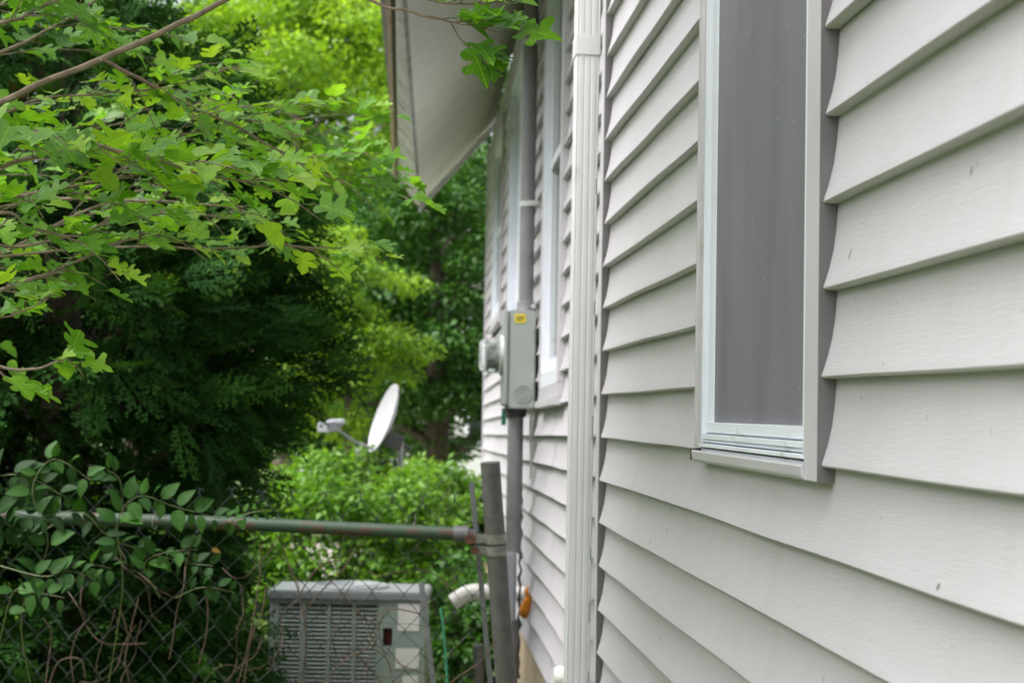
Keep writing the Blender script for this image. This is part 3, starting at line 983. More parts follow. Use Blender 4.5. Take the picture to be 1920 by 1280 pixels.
for (py, mt) in ((1009, 'clamp'), (1030, 'clamp')):
    c0 = on_post(py)
    mb = MB(); mb.lathe(c0, pax, [(-.014, .0312), (-.014, .0345), (.014, .0345), (.014, .0312)], 28)
    mb.frame_box(c0, left, F_, pax, (.030, -.012, -.013), (.075, -.008, .013))
    mb.frame_box(c0, left, F_, pax, (.030, -.003, -.013), (.075, .001, .013))
    b_ = mb.build('clamp', M[mt], fence, smooth=True)
    mb = MB(); mb.lathe(c0 + left * (.066 if py > 1010 else .078) - F_ * .022, F_, [(0, .0), (0, .012 if py > 1010 else .017), (.010, .013 if py > 1010 else .018), (.04, .006)], 8)
    mb.build('bolt', M['rust'], b_)
# tension bar leaning with the post
bt_, bb_ = P(884, 903, FZ + .03), P(931, 1400, FZ + .03)
bax = unit(bb_ - bt_)
mb = MB(); mb.frame_box(bt_, R_, F_, bax, (-.0085, -.003, 0), (.0085, .003, np.linalg.norm(bb_ - bt_)))
mb.build('tension_bar', M['bar'], fence, bevel=.001)
# mesh
mesh_x0, mesh_x1 = -1.75, None
DW, DH = .104, .118
org = P(905, 1010, FZ + .02)
ax = unit(P(100, 976, FZ + .17) - P(880, 1001, FZ)); up = np.array([0, 0, 1.])
nr_ = np.cross(ax, up)
topz = .115
mb = MB()
ncol = 46
for i in range(ncol):
    x0 = i * DW / 2 + .01
    sgn = 1 if i % 2 == 0 else -1
    pts = []
    for j in range(24):
        xx = x0 + (DW / 4 + .0035) * (1 if (j + (0 if sgn > 0 else 1)) % 2 else -1)
        zz = topz - j * DH / 2 - .02 * (i % 2) * 0
        nj = .0045 * math.sin(j * 2.1 + i)
        pts.append(org + ax * (xx + .006 * math.sin(j * .9 + i * .7)) + up * (zz + .004 * math.sin(i * 1.3 + j)) + nr_ * ((.003 if j % 2 else -.003) + nj + .012 * math.sin(i * .35 + j * .2)))
    mb.tube(pts, .0018, 5, caps=False)
    # twisted knuckle at the top
    p0 = pts[0]
    mb.tube([p0, p0 + up * .012 + ax * .004 * sgn, p0 + up * .022 - ax * .006 * sgn, p0 + up * .012 - ax * .012 * sgn], .0019, 4)
mb.build('wire_mesh', M['wire'], fence)
for px in (290, 777):
    mb = MB()
    c0 = P(px, 978 + (px - 290) * .03, FZ + .06)
    ringp = [c0 + (up * math.cos(a) + nr_ * math.sin(a)) * .0235 for a in np.linspace(0, 2 * math.pi, 13)]
    mb.tube(ringp, .0018, 4, caps=False)
    mb.tube([c0 + up * .023, c0 + up * .05 + ax * -.004], .0018, 4)
    mb.build('tie_wire', M['clamp'], fence)

# loose bits near the end post
def rod(name, p0, p1, r, mat, label, cat, n=10, box=None):
    a = unit(p1 - p0)
    mb = MB()
    if box: mb.frame_box(p0, R_, F_, a, (-box[0], -box[1], 0), (box[0], box[1], np.linalg.norm(p1 - p0)))
    else: mb.lathe(p0, a, [(0, .0), (0, r * .8), (.004, r), (np.linalg.norm(p1 - p0), r)], n)
    p_ = p1.copy()
    return tag(mb.build(name, mat, None, smooth=not box, origin=p_, bevel=.001 if box else 0), label, cat)
rod('stake', P(790, 1091, 5.6), P(838, 1500, 5.6), .01, M['bar'], 'flat grey steel stake leaning between the condenser and the white elbow', 'stake', box=(.010, .004))
rod('pipe_stub', P(896, 1207, 6.6), P(905, 1420, 6.6), .022, M['post'], 'short grey pipe stub standing behind the foot of the leaning fence post', 'pipe')
gw = MB()
gp = [P(826, 1140, 5.5), P(831, 1170, 5.5), P(834, 1210, 5.5), P(838, 1262, 5.5), P(842, 1400, 5.5)]
gw.tube(gp, .0045, 6)
tag(gw.build('plant_wire', M['greenwire'], None, smooth=True, origin=gp[-1]), 'green plastic coated wire standing left of the white elbow pipe', 'wire')

# ------------------------------------------------------------------ air conditioner condenser
AZ = 8.2
ac0 = P(650, 1100, AZ)
acx = R0 * 1.0; acy = np.array([F_[0], F_[1], 0]); acy = unit(acy)
yawa = math.radians(0)
AX = np.array([math.cos(yawa) * acx[0] - math.sin(yawa) * acx[1], math.sin(yawa) * acx[0] + math.cos(yawa) * acx[1], 0])
AY = np.array([-AX[1], AX[0], 0]); AUP = np.array([0, 0, 1.])
xl = np.dot(P(505, 1150, AZ) - ac0, AX); xr = np.dot(P(797, 1150, AZ) - ac0, AX)
ztop = P(700, 1104, AZ)[2]
O = np.array([ac0[0], ac0[1], 0.0])
ac = thing('air_conditioner', O + AY * .2, 'grey green outdoor air conditioner unit with louvred sides behind the chain link', 'air conditioner')
AD = .42
zb0 = .06
def abox(mb, x0, x1, y0, y1, z0, z1): mb.frame_box(O, AX, AY, AUP, (x0, y0, z0), (x1, y1, z1))
mb = MB(); abox(mb, xl - .03, xr + .03, -.03, AD + .03, 0.002, zb0); mb.build('base_pad', M['gravel'], ac)
mb = MB(); abox(mb, xl + .03, xr - .24, .03, AD - .03, zb0, ztop - .06); mb.build('coil', M['coil'], ac)
px2x = lambda px: np.dot(P(px, 1180, AZ) - ac0, AX)
cols = [(523, 562), (573, 612), (620, 660), (667, 706)]
mb = MB()
edges = [xl] + [v_ for c_ in cols for v_ in (px2x(c_[0]), px2x(c_[1]))]
for k in range(0, len(edges), 2):
    a_, b_ = edges[k], edges[k + 1] if k + 1 < len(edges) else None
    if b_ is None:
        b_ = px2x(712)
    abox(mb, a_ + .001, b_ - .001, .0, .024, zb0 + .001, ztop - .081)
abox(mb, xl, xr - .002, .0, .024, ztop - .08, ztop - .061)
mb.build('louvre_frame', M['ac'], ac)
mb = MB()
for c_ in cols:
    a_, b_ = px2x(c_[0]), px2x(c_[1])
    z = zb0 + .02
    while z < ztop - .10:
        vs = [O + AX * x + AY * y + AUP * zz for (y, zz) in ((.002, z), (.014, z + .0105), (.016, z + .0095), (.004, z - .001)) for x in (a_, b_)]
        mb.add(vs, [(0, 1, 3, 2), (2, 3, 5, 4), (4, 5, 7, 6), (6, 7, 1, 0), (0, 2, 4, 6), (1, 7, 5, 3)])
        z += .0215
mb.build('louvre_slats', M['ac'], ac)
mb = MB()
xs = px2x(712)
xc0, xc1 = px2x(718), px2x(736)
zc1, zc0 = P(727, 1176, AZ)[2], P(727, 1210, AZ)[2]
abox(mb, xs, xc0, -.004, .12, zb0, ztop - .0605)
abox(mb, xc1, xr, -.004, .12, zb0, ztop - .0605)
abox(mb, xc0 + .0002, xc1 - .0002, -.0035, .12, zb0, zc0)
abox(mb, xc0 + .0002, xc1 - .0002, -.0035, .12, zc1, ztop - .0605)
mb.build('service_panel', M['ac'], ac)
mb = MB(); abox(mb, xc0, xc1, .10, .119, zc0, zc1); mb.build('recess', M['coil'], ac)
mb = MB()
for k in range(4):
    z_ = zc0 + (zc1 - zc0) * (.35 + .15 * k)
    mb.tube([O + AX * xc0 + AY * .05 + AUP * z_, O + AX * (xc0 + xc1) / 2 + AY * .0 + AUP * (z_ - .008 + .006 * k), O + AX * xc1 + AY * .02 + AUP * (z_ - .012)], .0016, 6)
mb.build('red_wires', M['redwire'], ac)
mb = MB()
for (x0, y0, x1, y1) in ((746, 1131, 786, 1181), (743, 1214, 787, 1251), (757, 1264, 786, 1310)):
    abox(mb, px2x(x0), px2x(x1), -.0065, -.0045, P(760, y1, AZ)[2], P(760, y0, AZ)[2])
    mb.build('sticker', M['sticker'], ac); mb = MB()
mb = MB()
abox(mb, xl, xl + .03, .025, AD, zb0, ztop - .061); abox(mb, xr - .03, xr, .121, AD, zb0, ztop - .061); abox(mb, xl + .031, xr - .031, AD - .025, AD, zb0, ztop - .061)
mb.build('side_panel', M['ac'], ac)
mb = MB()
# top cover with a turned-down rim and a raised fan ring
abox(mb, xl - .012, xr + .012, -.014, AD + .012, ztop - .060, ztop - .012)
mb.build('top_cover', M['actop'], ac, bevel=.009)
mb = MB(); fc = O + AX * (xl + xr) / 2 + AY * AD / 2 + AUP * (ztop - .012)
mb.lathe(fc, AUP, [(.0, .20), (.010, .197), (.016, .185), (.010, .175), (.002, .172)], 40)
for k in range(1, 6): mb.lathe(fc, AUP, [(.006, .030 * k), (.009, .030 * k + .003), (.006, .030 * k + .006)], 32)
mb.build('fan_grille', M['actop'], ac, smooth=True)

# ------------------------------------------------------------------ satellite dish
DZ = 10.6
dc = P(726, 786, DZ)
dtop, dbot = P(749, 723, DZ - .0), P(700, 850, DZ)
long_ax = unit(dtop - dbot)
dn = unit(-R_ * .90 - F_ * .42 + np.array([0, 0, .28]))
dn = unit(dn - long_ax * np.dot(dn, long_ax))
side = np.cross(dn, long_ax)
dish = thing('satellite_dish', np.array([dc[0] + .15, dc[1], 0]), 'pale grey satellite dish rising out of the bright green shrub', 'satellite dish')
mb = MB(); vs = []; fs = []
nr, na = 8, 40
La, Lb = np.linalg.norm(dtop - dbot) / 2, .155
for i in range(nr + 1):
    for k in range(na):
        a = 2 * math.pi * k / na; r_ = i / nr
        vs.append(dc + long_ax * La * r_ * math.cos(a) + side * Lb * r_ * math.sin(a) + dn * (.055 * (r_ * r_ - .4)))
for i in range(nr):
    for k in range(na):
        k2 = (k + 1) % na
        fs.append((i * na + k, i * na + k2, (i + 1) * na + k2, (i + 1) * na + k))
mb.add(vs, fs)
vs2 = [tuple(np.array(v_) - dn * .008) for v_ in vs]
mb.add(vs2, [tuple(reversed(f)) for f in fs])
b0 = 0; b1 = len(vs)
o_ = nr * na
mb.f += [(o_ + k, o_ + (k + 1) % na, b1 + o_ + (k + 1) % na, b1 + o_ + k) for k in range(na)]
mb.build('reflector', M['dish'], dish, smooth=True)
mb = MB()
armr = dbot + long_ax * .03 - dn * .02
lnbp = P(622, 802, DZ - .25)
mb.tube([armr, armr + (lnbp - armr) * .5 - np.array([0, 0, .02]), lnbp + R_ * .02], [.012, .011, .011], 8)
mb.build('feed_arm', M['lnb'], dish, smooth=True)
mb = MB()
la = unit(dc - lnbp)
mb.frame_box(lnbp, la, np.cross(la, [0, 0, 1.]), np.cross(np.cross(la, [0, 0, 1.]), la) * 1.0, (-.07, -.07, -.02), (.03, .07, .045))
for s_ in (-.045, .02, .06):
    mb.lathe(lnbp + np.cross(la, [0, 0, 1.]) * s_ + np.array([0, 0, .03]), la, [(0, .0), (0, .022), (.05, .026), (.055, .0)], 12)
mb.build('receiver', M['lnb'], dish, bevel=.004)
mb = MB()
bkt = dc - dn * .03 - long_ax * .12
mb.frame_box(bkt, dn, side, long_ax, (-.12, -.04, -.05), (.0, .04, .05))
mast = bkt - dn * .12
mb.tube([mast + R_ * .0, mast - dn * .07 + np.array([0, 0, -.02])], .015, 8)
mb.build('bracket', M['darkgrey'], dish, bevel=.004)
mb = MB(); mb.tube([mast + np.array([0, 0, .03]), np.array([mast[0], mast[1], -.1])], .02, 12)
mb.build('mast', M['lnb'], dish, smooth=True)

# ------------------------------------------------------------------ ground and road
mb = MB()
n = 60; S = 500.0
grid = sorted(set([round(S * math.copysign(abs(k / 30) ** 2.2, k), 3) for k in range(-30, 31)]))
vs = []
for gx in grid:
    for gy in grid:
        vs.append((gx, gy, 0 + (.02 * math.sin(gx * 1.7) * math.cos(gy * 1.3) if abs(gx) < 30 and 8 < gy < 40 else 0) - .0))
k_ = len(grid)
mb.add(vs, [(i * k_ + j, (i + 1) * k_ + j, (i + 1) * k_ + j + 1, i * k_ + j + 1) for i in range(k_ - 1) for j in range(k_ - 1)])
tag(mb.build('ground', M['ground'], None, smooth=True), kind='structure')
mb = MB()
ys = np.linspace(-40, 40, 60)
vs = []
for x_ in ys:
    a_ = 15.4 + .25 * math.sin(x_ * .8) ; b_ = 19.5 + .3 * math.sin(x_ * .6 + 1)
    vs += [(x_, a_, .035), (x_, b_, .035)]
mb.add(vs, [(2 * i, 2 * i + 2, 2 * i + 3, 2 * i + 1) for i in range(len(ys) - 1)])
tag(mb.build('gravel_road', M['gravel'], None), kind='structure')

# ------------------------------------------------------------------ parked car beyond the shrub
cp0 = P(915, 905, 21.0); cp0[2] = .035
cx = unit(np.array([1.0, .05, 0])); cy = np.array([-cx[1], cx[0], 0])
car = thing('parked_car', cp0 + cx * 2.0, 'silver car half hidden by the shrub and the far house corner', 'car')
prof = [(0, .30), (-.02, .55), (.05, .68), (.35, .80), (1.05, .92), (1.25, .96), (1.95, 1.36), (2.3, 1.43), (3.3, 1.42), (3.9, 1.12), (4.45, 1.02), (4.55, .75), (4.5, .32)]
mb = MB()
vs = []
for w_, inset in ((-.86, 0), (.86, 0)):
    for (x_, z_) in prof:
        k_ = 0.0 if z_ < 1.0 else (z_ - 1.0) * .35
        vs.append(cp0 + cx * (x_ - .35) + cy * (w_ - math.copysign(k_, w_)) + np.array([0, 0, z_]))
m_ = len(prof)
mb.add(vs, [(j, (j + 1) % m_, m_ + (j + 1) % m_, m_ + j) for j in range(m_)] + [tuple(range(m_)), tuple(m_ + j for j in reversed(range(m_)))])
mb.build('body', M['carpaint'], car, bevel=.05, smooth=True)
mb = MB()
gl = [(1.35, .99), (1.97, 1.34), (3.25, 1.37), (3.75, 1.12), (3.7, 1.02)]
for w_ in (-.868, .868):
    mb = MB()
    vs = [cp0 + cx * (x_ - .35) + cy * (w_ - math.copysign(max(0, (z_ - 1.0)) * .35 - .004 * (w_ > 0) + .0, w_)) + np.array([0, 0, z_]) for (x_, z_) in gl]
    vs2 = [v_ + cy * (-.02 if w_ > 0 else .02) for v_ in vs]
    g_ = len(gl)
    mb.add(vs + vs2, [tuple(range(g_)), tuple(g_ + j for j in reversed(range(g_)))] + [(j, (j + 1) % g_, g_ + (j + 1) % g_, g_ + j) for j in range(g_)])
    mb.build('side_window', M['glass_dark'], car)
mb = MB()
def strip(x0, z0, x1, z1, w0, w1, off):
    nrm = unit(np.array([-(z1 - z0), 0, (x1 - x0)])); nv = cx * nrm[0] + np.array([0, 0, nrm[2]])
    c_ = [cp0 + cx * (x0 - .35) + cy * w0 + np.array([0, 0, z0]), cp0 + cx * (x0 - .35) - cy * w0 + np.array([0, 0, z0]),
          cp0 + cx * (x1 - .35) - cy * w1 + np.array([0, 0, z1]), cp0 + cx * (x1 - .35) + cy * w1 + np.array([0, 0, z1])]
    return [p_ + nv * -.02 for p_ in c_] + [p_ + nv * off for p_ in c_]
mb.hexa(strip(1.30, .99, 1.92, 1.345, .76, .66, .006)); mb.build('windscreen', M['glass_dark'], car)
for (x_, w_) in ((.55, -.80), (.55, .80), (3.55, -.80), (3.55, .80)):
    wc = cp0 + cx * (x_ - .0) + cy * w_ + np.array([0, 0, .31])
    mb = MB(); mb.lathe(wc - cy * .1, cy, [(0, .2), (0, .30), (.03, .31), (.18, .31), (.2, .30), (.2, .2)], 28)
    wh = mb.build('tyre', M['tyre'], car, smooth=True)
    mb = MB(); mb.lathe(wc - cy * .09, cy, [(0, .0), (.0, .205), (.18, .205), (.18, .0)], 20); mb.build('rim', M['zinc'], wh, smooth=True)
for w_ in (-.62, .62):
    mb = MB(); mb.frame_box(cp0 + cx * -.37 + cy * w_ + np.array([0, 0, .62]), cx, cy, np.array([0, 0, 1.]), (-.02, -.16, -.06), (.10, .16, .07))
    mb.build('headlight', M['clear'], car, bevel=.02)

# pale house far behind the trees
hb = P(800, 640, 44); hb[2] = 0
far = thing('distant_house', hb, 'pale house far away, glimpsed in white patches through the dark tree', 'house')
mb = MB(); mb.frame_box(hb, np.array([1., 0, 0]), np.array([0, 1., 0]), np.array([0, 0, 1.]), (-3.5, 0, 0), (4, 7, 5.2)); mb.build('wall', M['hedge_wall'], far)
mb = MB()
mb.add([hb + np.array(p_) for p_ in ((-3.9, -.4, 5.1), (4.4, -.4, 5.1), (4.4, 3.5, 7.6), (-3.9, 3.5, 7.6), (4.4, 7.4, 5.1), (-3.9, 7.4, 5.1), (-3.9, -.4, 5.0), (4.4, -.4, 5.0), (4.4, 7.4, 5.0), (-3.9, 7.4, 5.0))],
       [(0, 1, 2, 3), (3, 2, 4, 5), (6, 7, 1, 0), (9, 8, 7, 6), (5, 4, 8, 9), (1, 7, 8, 4, 2), (0, 3, 5, 9, 6)])
mb.build('roof', M['shingle'], far)
for (x_, z_) in ((-2.2, 1.0), (1.2, 1.0), (-2.2, 3.4), (1.2, 3.4)):
    mb = MB(); mb.frame_box(hb + np.array([x_, 0, z_]), np.array([1., 0, 0]), np.array([0, 1., 0]), np.array([0, 0, 1.]), (-.08, -.06, -.08), (1.08, -.002, 1.38))
    wf = mb.build('window', M['white'], far)
    mb = MB(); mb.frame_box(hb + np.array([x_, 0, z_]), np.array([1., 0, 0]), np.array([0, 1., 0]), np.array([0, 0, 1.]), (0, -.075, 0), (1, -.062, 1.3))
    mb.build('pane', M['glass_dark'], wf)

# ------------------------------------------------------------------ leaf shapes
def halfleaf(outline, fold=.18, curl=-.25, ripple=.0):
    """outline: right side points (x,y) from base to tip (not on the midrib); returns a folded two-half leaf"""
    bm = bmesh.new()
    mid_y = np.linspace(0, 1, 7)
    def zf(x, y): return fold * abs(x) + curl * y * y * .5 + ripple * math.sin(x * 14) * math.cos(y * 11)
    for sg in (1, -1):
        pts = [(0, y) for y in mid_y] + [(sg * x * (1 + .06 * (sg < 0)), y) for (x, y) in reversed(outline)]
        vs = [bm.verts.new((x, y, zf(x, y))) for (x, y) in pts]
        f = bm.faces.new(vs if sg > 0 else list(reversed(vs)))
    bmesh.ops.triangulate(bm, faces=bm.faces[:], ngon_method='BEAUTY')
    bmesh.ops.remove_doubles(bm, verts=bm.verts[:], dist=1e-4)
    bm.verts.index_update()
    v = [tuple(x.co) for x in bm.verts]; f = [tuple(x.index for x in ff.verts) for ff in bm.faces]
    bm.free()
    return v, f
def serr(pts, amp=.012):
    out = []
    for i in range(len(pts) - 1):
        a = np.array(pts[i]); b = np.array(pts[i + 1])
        out.append(tuple(a))
        L = np.linalg.norm(b - a); k = max(1, int(L / .055))
        nrm = np.array([b[1] - a[1], -(b[0] - a[0])]) / (L + 1e-9)
        for j in range(1, k):
            out.append(tuple(a + (b - a) * (j / k) + nrm * amp * (1 if j % 2 else -.4)))
    out.append(pts[-1])
    return out
lobed1 = serr([(.10, -.05), (.24, -.02), (.34, .08), (.40, .20), (.34, .30), (.22, .33), (.15, .36), (.22, .41), (.38, .47), (.44, .58), (.36, .66), (.22, .64), (.14, .66), (.20, .74), (.20, .82), (.10, .92)])
lobed2 = serr([(.12, -.08), (.28, -.06), (.38, .04), (.36, .16), (.22, .22), (.12, .30), (.24, .34), (.42, .36), (.52, .46), (.46, .58), (.30, .58), (.16, .62), (.13, .72), (.10, .86)])
lobed3 = serr([(.12, -.04), (.28, .0), (.40, .12), (.43, .26), (.38, .36), (.25, .42), (.30, .50), (.30, .64), (.22, .78), (.10, .92)])
plain = serr([(.12, -.04), (.30, .02), (.40, .18), (.41, .34), (.35, .52), (.25, .70), (.12, .88)])
MULB = [halfleaf(lobed1, .22, -.35, .02), halfleaf(lobed2, .30, -.2, .02), halfleaf(lobed2, .15, -.5, .03), halfleaf(lobed1, .35, .15, .02), halfleaf(lobed3, .25, -.35, .02), halfleaf(lobed2, .4, .1, .02)]
oval = [(.10, .03), (.20, .12), (.27, .28), (.28, .45), (.23, .64), (.13, .82), (.04, .95)]
OVAL = [halfleaf(oval, .25, -.3), halfleaf(oval, .12, -.55), halfleaf([(x * 1.15, y) for x, y in oval], .35, -.2)]
# small folded leaf for mass foliage
SM = [([(0, 0, 0), (.30, .42, .07), (0, .45, 0), (-.30, .42, .07), (0, 1, -.10)], [(0, 1, 2), (0, 2, 3), (2, 1, 4), (3, 2, 4)]),
      ([(0, 0, 0), (.24, .35, -.05), (0, .5, .02), (-.26, .45, .10), (.04, 1, .08)], [(0, 1, 2), (0, 2, 3), (2, 1, 4), (3, 2, 4)])]

def spray(seed):
    r = random.Random(seed)
    V = []; Fc = []
    def blade(p, d, L, w, zoff):
        d = unit(d); n_ = np.array([-d[1], d[0], 0.])
        b = len(V)
        q = [p, p + d * L * .45 + n_ * w, p + d * L, p + d * L * .45 - n_ * w]
        for x in q: V.append((x[0], x[1], zoff + x[2]))
        Fc.append((b, b + 1, b + 2, b + 3))
    y = .06; k = 0
    bend = r.uniform(-.25, .25)
    while y < .97:
        sg = 1 if k % 2 else -1
        p = np.array([bend * y * y, y, -.22 * y * y])
        L = .10 + .36 * math.sin(min(1, (1.05 - y) * 1.5) * math.pi / 2) * r.uniform(.75, 1.1)
        a = math.radians(r.uniform(32, 50))
        d = np.array([sg * math.sin(a), math.cos(a), r.uniform(-.25, .1)])
        blade(p, d, L, .020, 0)
        m_ = max(2, int(L / .065))
        for j in range(1, m_ + 1):
            s2 = 1 if j % 2 else -1
            a2 = a * sg + s2 * math.radians(r.uniform(28, 45))
            q = p + unit(d) * L * (j / (m_ + .6))
            l2 = (.14 * (1.15 - j / (m_ + 1))) * r.uniform(.8, 1.2)
            blade(q, np.array([math.sin(a2), math.cos(a2), r.uniform(-.3, .15)]), l2, .028, 0)
        y += .075; k += 1
    blade(np.array([0, 0, 0.]), np.array([bend * .5, 1, -.11]), 1.0, .012, 0)
    return V, Fc
SPRAYS = [spray(s) for s in range(5)]

def rdir(n):
    v = rng.normal(size=(n, 3))
    return v / np.linalg.norm(v, axis=1, keepdims=True)

# ------------------------------------------------------------------ dark arborvitae behind the fence
def arborvitae(cx_, cy_, prof, n, label, limbs=26, dead=12, smin=.13, smax=.26, seed=1):
    root = thing('arborvitae_tree', (cx_, cy_, 0), label, 'tree', 'arborvitae trees behind the fence')
    zs = np.array([p[0] for p in prof]); rs = np.array([p[1] for p in prof])
    def R(z): return np.interp(z, zs, rs)
    # density by surface area
    zz = rng.random(n * 3) * (zs[-1] - zs[0]) + zs[0]
    keep = rng.random(n * 3) < (R(zz) + .1) / (rs.max() + .1)
    zz = zz[keep][:n]; n = len(zz)
    th = rng.random(n) * 2 * math.pi
    lump = 1 + .10 * np.sin(th * 5 + zz * 3.1 + seed) + .08 * np.sin(th * 9 - zz * 7.0) + .05 * np.sin(zz * 15 + th * 3)
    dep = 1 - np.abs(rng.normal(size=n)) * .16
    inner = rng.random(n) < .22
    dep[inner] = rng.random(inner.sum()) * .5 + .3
    rr = R(zz) * lump * dep
    out = np.stack([np.cos(th), np.sin(th), np.zeros(n)], 1)
    pos = np.stack([cx_ + rr * out[:, 0], cy_ + rr * out[:, 1], zz], 1)
    Y = out * .8 + rdir(n) * .5 + np.array([0, 0, 1.]) * rng.uniform(-.55, .45, n)[:, None]
    tang = np.stack([-out[:, 1], out[:, 0], np.zeros(n)], 1)
    Nn = np.array([0, 0, 1.]) * rng.uniform(.2, 1.2, n)[:, None] + out * rng.uniform(0, .9, n)[:, None] + rdir(n) * .45 + tang * rng.uniform(-.5, .5, n)[:, None]
    size = rng.uniform(smin, smax, n)
    tint = np.clip(rng.normal(.42, .24, n) + (dep - .85) * .9, 0, 1)  # outer sprays lighter, inner ones darker: light on the tips put into tint
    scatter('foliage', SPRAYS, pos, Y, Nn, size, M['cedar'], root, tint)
    if dead:
        k = rng.choice(n, dead, replace=False)
        c3 = rng.integers(0, 5, dead)
        scatter('dead_foliage', SPRAYS, pos[k] * np.array([1, 1, 1.]) + rdir(dead) * .03, Y[k], Nn[k], size[k] * .55, M['cedar_dead'], root)
    mb = MB()
    mb.tube([(cx_, cy_, -.1), (cx_ + .03, cy_, zs[-1] * .35), (cx_ - .03, cy_ + .02, zs[-1] * .7), (cx_, cy_, zs[-1] - .1)], [.13, .10, .06, .015], 10)
    mb.build('trunk', M['bark'], root, smooth=True)
    mb = MB()
    r_ = random.Random(seed)
    for k in range(limbs):
        z0 = zs[0] + (zs[-1] - zs[0]) * (k + .5) / limbs * .85
        a = k * 2.4 + r_.random()
        L = float(R(z0 + .3)) * .88
        d = np.array([math.cos(a), math.sin(a), 0])
        p0 = np.array([cx_, cy_, z0])
        mb.tube([p0, p0 + d * L * .4 + np.array([0, 0, .05]), p0 + d * L * .8 + np.array([0, 0, .22]), p0 + d * L + np.array([0, 0, .34])], [.03, .022, .012, .004], 5)
        for j in range(4):
            q0 = p0 + d * L * (.35 + .15 * j) + np.array([0, 0, .04 + .05 * j])
            a2 = a + r_.choice((-1, 1)) * r_.uniform(.4, 1.0)
            d2 = np.array([math.cos(a2), math.sin(a2), r_.uniform(-.2, .4)])
            mb.tube([q0, q0 + d2 * L * .2, q0 + d2 * L * .38 + np.array([0, 0, -.03])], [.009, .006, .002], 4)
    mb.build('limbs', M['bark'], root, smooth=True)
    return root
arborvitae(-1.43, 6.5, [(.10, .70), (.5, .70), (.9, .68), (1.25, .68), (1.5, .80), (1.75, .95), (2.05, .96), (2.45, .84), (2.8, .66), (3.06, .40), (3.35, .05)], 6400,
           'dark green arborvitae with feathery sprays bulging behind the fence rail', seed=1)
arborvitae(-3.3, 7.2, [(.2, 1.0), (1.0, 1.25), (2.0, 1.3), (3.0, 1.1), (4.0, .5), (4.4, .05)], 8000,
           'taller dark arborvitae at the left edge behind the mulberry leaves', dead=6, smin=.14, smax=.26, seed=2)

# ------------------------------------------------------------------ broad-leaved trees and shrubs
def limb_tree(root, base, height, spread, nl, r0, mat=None, lean=(0, 0), seed=0):
    r_ = random.Random(seed)
    base = np.asarray(base, float)
    mb = MB()
    top = base + np.array([lean[0], lean[1], height])
    pts = [base + np.array([0, 0, -.2])] + [base + (top - base) * u + np.array([.06 * math.sin(u * 7 + seed), .06 * math.cos(u * 5), 0]) * height * .12 for u in (.15, .35, .55, .75, 1)]
    mb.tube(pts, [r0 * 1.25, r0, r0 * .85, r0 * .65, r0 * .4, r0 * .08], 10)
    mb.build('trunk', mat or M['bark'], root, smooth=True)
    mb = MB()
    for k in range(nl):
        u = .28 + .65 * k / nl
        p0 = base + (top - base) * u
        a = k * 2.4 + r_.random() * .8
        L = spread * (1.05 - u * .6) * r_.uniform(.7, 1.05)
        d = np.array([math.cos(a), math.sin(a), .35 + .3 * u])
        q = [p0, p0 + d * L * .35, p0 + d * L * .7 + np.array([0, 0, .05 * L]), p0 + d * L]
        rr = r0 * (1 - u) * .6 + .012
        mb.tube(q, [rr, rr * .7, rr * .4, rr * .12], 6)
        for j in range(4):
            s0 = q[1] + (q[3] - q[1]) * (j / 4)
            a2 = a + r_.uniform(-1.2, 1.2)
            d2 = np.array([math.cos(a2), math.sin(a2), r_.uniform(0, .6)])
            mb.tube([s0, s0 + d2 * L * .25, s0 + d2 * L * .45], [rr * .35, rr * .2, .003], 4)
    mb.build('limbs', mat or M['bark'], root, smooth=True)

def crown(name, root, centre, radii, nclump, nleaf, size, mat, flat=.45, clump=.16, seed=0, shell=.55, gap=0.0, mask=None):
    r = np.random.default_rng(seed)
    c = np.asarray(centre, float); R = np.asarray(radii, float)
    d = r.normal(size=(nclump, 3)); d /= np.linalg.norm(d, axis=1, keepdims=True)
    rad = shell + (1 - shell) * r.random(nclump) ** .7
    cc = c + d * rad[:, None] * R
    cs = clump * R.mean() * r.uniform(.6, 1.5, nclump)
    w = cs ** 2; w /= w.sum()
    own = r.choice(nclump, nleaf, p=w)
    q = r.normal(size=(nleaf, 3)); q /= np.linalg.norm(q, axis=1, keepdims=True)
    q *= (r.random(nleaf) ** .45)[:, None]
    ext = cs[own][:, None] * np.array([1.35, 1.35, flat * 1.5])
    pos = cc[own] + q * ext
    if mask is not None:
        k = mask(pos); pos = pos[k]; own = own[k]; q = q[k]
    n = len(pos)
    Nn = np.array([0, 0, 1.]) * .9 + q * .6 + r.normal(size=(n, 3)) * .35
    Y = q * np.array([1, 1, .3]) + r.normal(size=(n, 3)) * .5 + np.array([0, 0, -.25])
    tint = np.clip(r.normal(.5, .22, n) + (r.random(nclump)[own] - .5) * .5, 0, 1)
    return scatter(name, SM, pos, Y, Nn, r.uniform(size * .7, size * 1.25, n), mat, root, tint)

